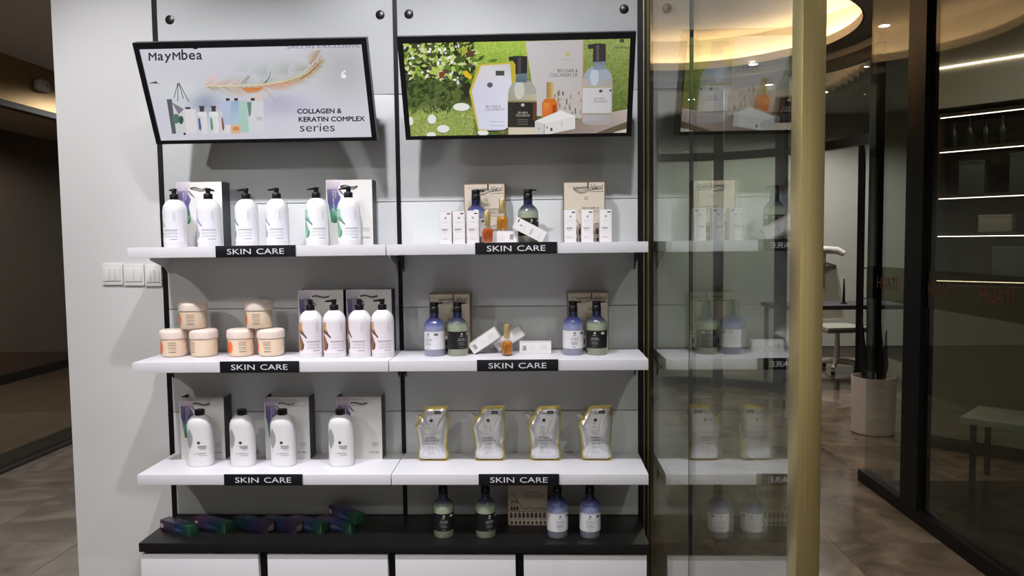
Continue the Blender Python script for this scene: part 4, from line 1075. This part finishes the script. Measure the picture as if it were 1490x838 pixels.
# ------------------------------------------------------------------ dark hair colour cartons on the counter
def mat_grad_x(name, stops):
    if name in MATS: return MATS[name]
    m = bpy.data.materials.new(name); m.use_nodes = True; nt = m.node_tree; b = nt.nodes['Principled BSDF']
    tc = nt.nodes.new('ShaderNodeTexCoord'); s = nt.nodes.new('ShaderNodeSeparateXYZ'); nt.links.new(tc.outputs['Object'], s.inputs[0])
    mr = nt.nodes.new('ShaderNodeMapRange'); mr.inputs['From Min'].default_value = -.1; mr.inputs['From Max'].default_value = .1; nt.links.new(s.outputs['X'], mr.inputs['Value'])
    r = nt.nodes.new('ShaderNodeValToRGB'); el = r.color_ramp.elements
    while len(el) < len(stops): el.new(.5)
    for e, (p, c) in zip(el, stops): e.position = p; e.color = (*lin(c), 1)
    nt.links.new(mr.outputs[0], r.inputs['Fac']); nt.links.new(r.outputs['Color'], b.inputs['Base Color']); b.inputs['Roughness'].default_value = .3; b.inputs['Coat Weight'].default_value = .3
    MATS[name] = m
    return m
tube_mat = mat_grad_x('purple_to_green_board', [(0, (104, 48, 70)), (.3, (74, 64, 98)), (.6, (34, 48, 84)), (.8, (30, 60, 60)), (1, (34, 72, 46))])
tube_mat2 = mat_grad_x('green_to_purple_board', [(0, (30, 62, 46)), (.25, (28, 54, 68)), (.5, (34, 42, 76)), (.8, (48, 38, 60)), (1, (56, 40, 54))])
TB = {}
tubes = ((274, 0, -27), (322, 0, -27), (385, 1, -27), (428, 1, -27), (466, 0, -27), (510, 0, -27), (534, 0, -40))
tlabs = ('dark purple-green carton at the left end of the counter, red end showing', 'dark purple-green carton, second from the left on the counter', 'dark blue carton, third from the left on the counter, pale emblem on its end', 'dark blue carton in the middle of the row, pale emblem on its end', 'dark green carton fifth from the left on the counter', 'dark green carton sixth from the left on the counter', 'dark carton at the right end of the row, resting on its neighbour')
for i, ((u, k, ang), lab) in enumerate(zip(tubes, tlabs)):
    xr = -1.429+(u-274)*(.735/266); yr = -.250+.03*(i > 0)-.0*(i > 2)
    L, wd, hh = .185, .0445, .040; a = RD(ang)
    # near right bottom corner at (xr, yr)
    cx = xr-(L/2*math.cos(a)+wd/2*math.sin(a)); cy = yr-(L/2*math.sin(a)-wd/2*math.cos(a))
    zz = ZC; rot = (0, 0, a)
    if i == 6: zz = ZC+.0405; cx -= .045; cy -= .004
    t = thing('hair_color_carton', lab, 'carton', (cx, cy, zz), 0, 'dark cartons on the counter', rot)
    if k not in TB:
        TB[k] = M().box(-L/2, L/2, -wd/2, wd/2, 0, hh).build('body', tube_mat if k == 0 else tube_mat2, t, bevel=.0008).data
        a_ = Art()
        if k == 0:
            a_.rect(-L/2+.003, .008, -L/2+.020, .026, (206, 200, 206)); a_.rect(L/2-.0015, .001, L/2-.0002, hh-.001, (126, 132, 100)); a_.bars(-.02, .05, (.012, .016, .020), .0012, (110, 130, 150))
            TB['a0'] = a_.build('print', lambda x, z, o: (x, -wd/2-o, z), mat_print('label_print', .3), t).data
        else:
            a_.rect(-.014, .010, .014, .032, (150, 140, 140)); a_.rect(-.010, .014, .010, .028, (72, 56, 74)); a_.rect(-.006, .018, .006, .024, (150, 140, 140))
            TB['a1'] = a_.build('print', lambda x, z, o: (L/2+o, x, z), mat_print('label_print', .3), t).data
    else:
        for nm, me in (('body', TB[k]), ('print', TB['a%d' % k])):
            o = bpy.data.objects.new(nm, me); COL.objects.link(o); o.parent = t; ink_kind(o)

# ------------------------------------------------------------------ across the hall
t = thing('door_sensor', 'small silver rounded sensor mounted on the bronze lintel', 'sensor', (-3.70, 2.33, 2.752))
M().lathe([(.048, 0), (.050, .004), (.050, .028), (.046, .038), (.036, .044), (0, .046)], 32, 1.45, 1., n=3.2).build('housing', mat('silver_plastic', (196, 188, 182), .3, metal=.3), t, smooth=True, rot=(PI/2, 0, PI/2))
M().lathe([(.010, 0), (.010, .002), (0, .003)], 20).build('lens', mat('sensor_lens', (120, 112, 108), .2), t, smooth=True, loc=(.0455, .02, 0), rot=(PI/2, 0, PI/2))

# ------------------------------------------------------------------ lit display unit behind the far glazing
walnut = mat('dark_walnut', (84, 68, 54), .5, var=.15, vscale=6); olive = mat('olive_panel', (128, 122, 98), .5, var=.08, vscale=3)
led = mat('shelf_led', (255, 245, 235), .4, emit=(255, 236, 222), estr=5.)
UX, UY, UA = 2.87, 2.35, -RD(43.3)
du = thing('display_unit', 'dark walnut display unit with lit shelves behind the far glazing', 'display unit', (UX, UY, 0), UA)
M().box(0, 2.3, .33, .35, .1, CZ-.001).build('back_panel', walnut, du)
M().box(-.03, 0, 0, .35, .1, 2.46).build('side_panel', walnut, du); M().box(2.3, 2.33, 0, .35, .1, 2.46).build('side_panel', walnut, du)
M().box(0, 2.3, -.02, .33, .10, 1.20).build('base_panel', olive, du); M().box(-.03, 2.33, 0, .33, 0, .10).build('plinth', black_metal, du)
M().box(-.03, 2.33, -.03, .33, 2.46, CZ-.001).build('soffit', mat('soffit_beige', (214, 204, 182), .7, var=.03), du)
M().box(-.03, 2.33, -.040, -.031, 2.738, 2.748).build('light_strip', led, du)
SH = (1.235, 1.555, 1.825, 2.155, 2.40)
for z in SH:
    s_ = M().box(.001, 2.299, 0, .329, z, z+.025).build('shelf', walnut, du)
    M().box(.02, 2.28, .002, .010, z-.006, z-.001).build('light_strip', led, s_)
def unit_pt(x, y, z): return (UX+x*math.cos(UA)-y*math.sin(UA), UY+x*math.sin(UA)+y*math.cos(UA), z)
dkgreen = mat('bottle_green', (40, 50, 38), .3); bagbrown = mat('bag_brown', (96, 66, 54), .6, var=.1); palebox = mat('pale_box', (176, 168, 150), .6, var=.04); greybox = mat('grey_green_box', (92, 100, 86), .6, var=.06)
def slim_bottle(label, x, z, h):
    t = thing('slim_bottle', label, 'bottle', unit_pt(x, .12, z), 0, 'bottles in the lit display')
    M().lathe([(0, 0), (.022, 0), (.024, .004), (.024, h*.62), (.010, h*.74), (.009, h*.86)], 18).build('body', dkgreen, t, smooth=True)
    M().lathe([(.011, h*.86), (.011, h), (0, h)], 14).build('cap', black_plastic, t, smooth=True)
def display_box(label, x, z, w, h, d, m, handle=False):
    t = thing('display_box', label, 'box', unit_pt(x, .10, z), UA, 'boxes in the lit display')
    M().box(-w/2, w/2, 0, d, 0, h).build('body', m, t, bevel=.002)
    M().box(-w/2-.003, w/2+.003, -.003, d+.003, h, h+.02).build('lid', m, t, bevel=.002)
T = .0258
for i, (x, h) in enumerate(((.08, .20), (.18, .22), (.28, .20), (.38, .21))):
    slim_bottle(('first', 'second', 'third', 'fourth')[i]+' slim dark bottle on the upper lit shelf of the display unit', x, SH[3]+T, h-.01)
display_box('brown box on the upper lit shelf beside the slim bottles', .62, SH[3]+T, .20, .175, .16, bagbrown)
display_box('dark brown box at the right of the upper lit shelf', .93, SH[3]+T, .17, .17, .16, bagbrown)
display_box('grey-green box on the second lit shelf, near the black post', .20, SH[2]+T, .16, .22, .14, greybox)
display_box('wide grey-green box on the second lit shelf', .55, SH[2]+T, .24, .25, .16, greybox)
display_box('pale box on the second lit shelf', .90, SH[2]+T, .14, .20, .14, palebox)
display_box('low pale box on the third lit shelf', .35, SH[1]+T, .20, .10, .14, palebox)
display_box('dark box on the third lit shelf', .75, SH[1]+T, .18, .19, .14, dkgreen)
display_box('grey-green box on the lowest lit shelf', .45, SH[0]+T, .22, .20, .14, greybox)
display_box('dark box on the lowest lit shelf', .85, SH[0]+T, .24, .16, .14, dkgreen)
tb = thing('display_table', 'low pale display table in front of the lit display unit', 'table', unit_pt(.95, -.62, 0), UA)
M().box(-.55, .55, -.22, .22, .40, .44).build('top', mat('pale_stone', (150, 150, 138), .3, var=.05), tb, bevel=.003)
for x in (-.5, .47):
    for y in (-.19, .16): M().box(x, x+.03, y, y+.03, 0, .40).build('leg', black_metal, tb)

# ------------------------------------------------------------------ planter at the doorway
pt = thing('planter', 'pinkish white cylindrical planter with dark upright stalks by the doorway', 'planter', (2.655, 2.80, 0))
M().lathe([(0, .001), (.150, .001), (.158, .008), (.165, .440), (.163, .450), (.157, .450), (.150, .40), (0, .40)], 40).build('pot', mat('pink_white_ceramic', (226, 212, 204), .45, var=.02), pt, smooth=True)
R = random.Random(9)
for k in range(9):
    a = 2*PI*k/9; x, y = .085*math.cos(a), .085*math.sin(a); hh = R.uniform(.70, .95)
    M().tube([(x*.8, y*.8, .40), (x, y, .55), (x*1.15+R.uniform(-.02, .02), y*1.15, hh)], [.016, .022, .006], 8).build('stalk', mat('dark_leaf', (18, 24, 20), .4, var=.2), pt, smooth=True)

# ------------------------------------------------------------------ office behind the doorway
dk = thing('office_desk', 'dark topped office desk in front of the white swivel chair', 'desk', (3.45, 5.0, 0))
M().box(-.95, .95, -.30, .30, .80, .845).build('top', mat('desk_dark', (66, 66, 72), .5, var=.05), dk, bevel=.003)
for x in (-.92, .88):
    for y in (-.27, .23): M().box(x, x+.04, y, y+.04, 0, .80).build('leg', black_metal, dk)
st = thing('desk_stand', 'slim black stand on the office desk', 'stand', (3.27, 4.92, .8455))
M().lathe([(0, 0), (.035, 0), (.035, .008), (.02, .014)], 20).build('base', black_plastic, st, smooth=True); M().tube([(0, 0, .008), (0, 0, .12), (.0, 0, .27)], [.016, .012, .006], 10).build('rod', black_plastic, st, smooth=True)
ch = thing('office_chair', 'white swivel office chair with headrest behind the desk', 'chair', (3.47, 5.58, 0), RD(8))
cw = mat('chair_white', (216, 212, 200), .5, var=.03); mesh_w = mat('chair_mesh', (172, 170, 156), .7, var=.05)
M().box(-.25, .25, -.24, .24, .47, .54).build('seat', mesh_w, ch, bevel=.025)
M().prism([(-.20, .60), (.20, .60), (.16, .95), (.12, 1.22), (-.12, 1.22), (-.16, .95)], lambda x, z: (x, .22+.10*(z-.6), z), lambda x, z: (x, .245+.10*(z-.6), z)).build('backrest', mesh_w, ch)
M().tube([(-.20, .235, .60), (-.165, .27, .95), (-.125, .30, 1.22), (0, .305, 1.25), (.125, .30, 1.22), (.165, .27, .95), (.20, .235, .60), (0, .23, .57), (-.20, .235, .60)], .018, 10).build('back_frame', cw, ch, smooth=True)
M().tube([(-.20, .22, 1.36), (-.14, .27, 1.40), (0, .29, 1.41), (.14, .27, 1.40), (.20, .22, 1.36)], [.035, .045, .048, .045, .035], 12).build('headrest', cw, ch, smooth=True)
M().tube([(0, .31, 1.20), (0, .31, 1.40)], .016, 10).build('headrest_post', cw, ch, smooth=True)
for s_ in (-1, 1):
    M().tube([(s_*.24, .05, .50), (s_*.30, .05, .55), (s_*.30, .04, .70)], .018, 10).build('arm_post', cw, ch, smooth=True); M().box(s_*.30-.04, s_*.30+.04, -.12, .14, .70, .73).build('armrest', cw, ch, bevel=.01)
M().tube([(0, 0, .12), (0, 0, .47)], [.035, .025], 14).build('gas_stem', cw, ch, smooth=True)
for k in range(5):
    a = 2*PI*k/5+.3; c_, d_ = math.cos(a), math.sin(a)
    l = M().tube([(0, 0, .12), (c_*.16, d_*.16, .11), (c_*.31, d_*.31, .075)], [.035, .026, .018], 10).build('base_leg', cw, ch, smooth=True)
    M().lathe([(0, -.02), (.03, -.02), (.03, .02), (0, .02)], 16).build('caster', black_plastic, l, smooth=True, loc=(c_*.31, d_*.31, .0305), rot=(PI/2, 0, a))
hd = M().tube([(.82, -.027, .95), (.82, -.06, .95), (.82, -.06, 1.25), (.82, -.027, 1.25)], .009, 8).build('handle', black_metal, d1, smooth=True)
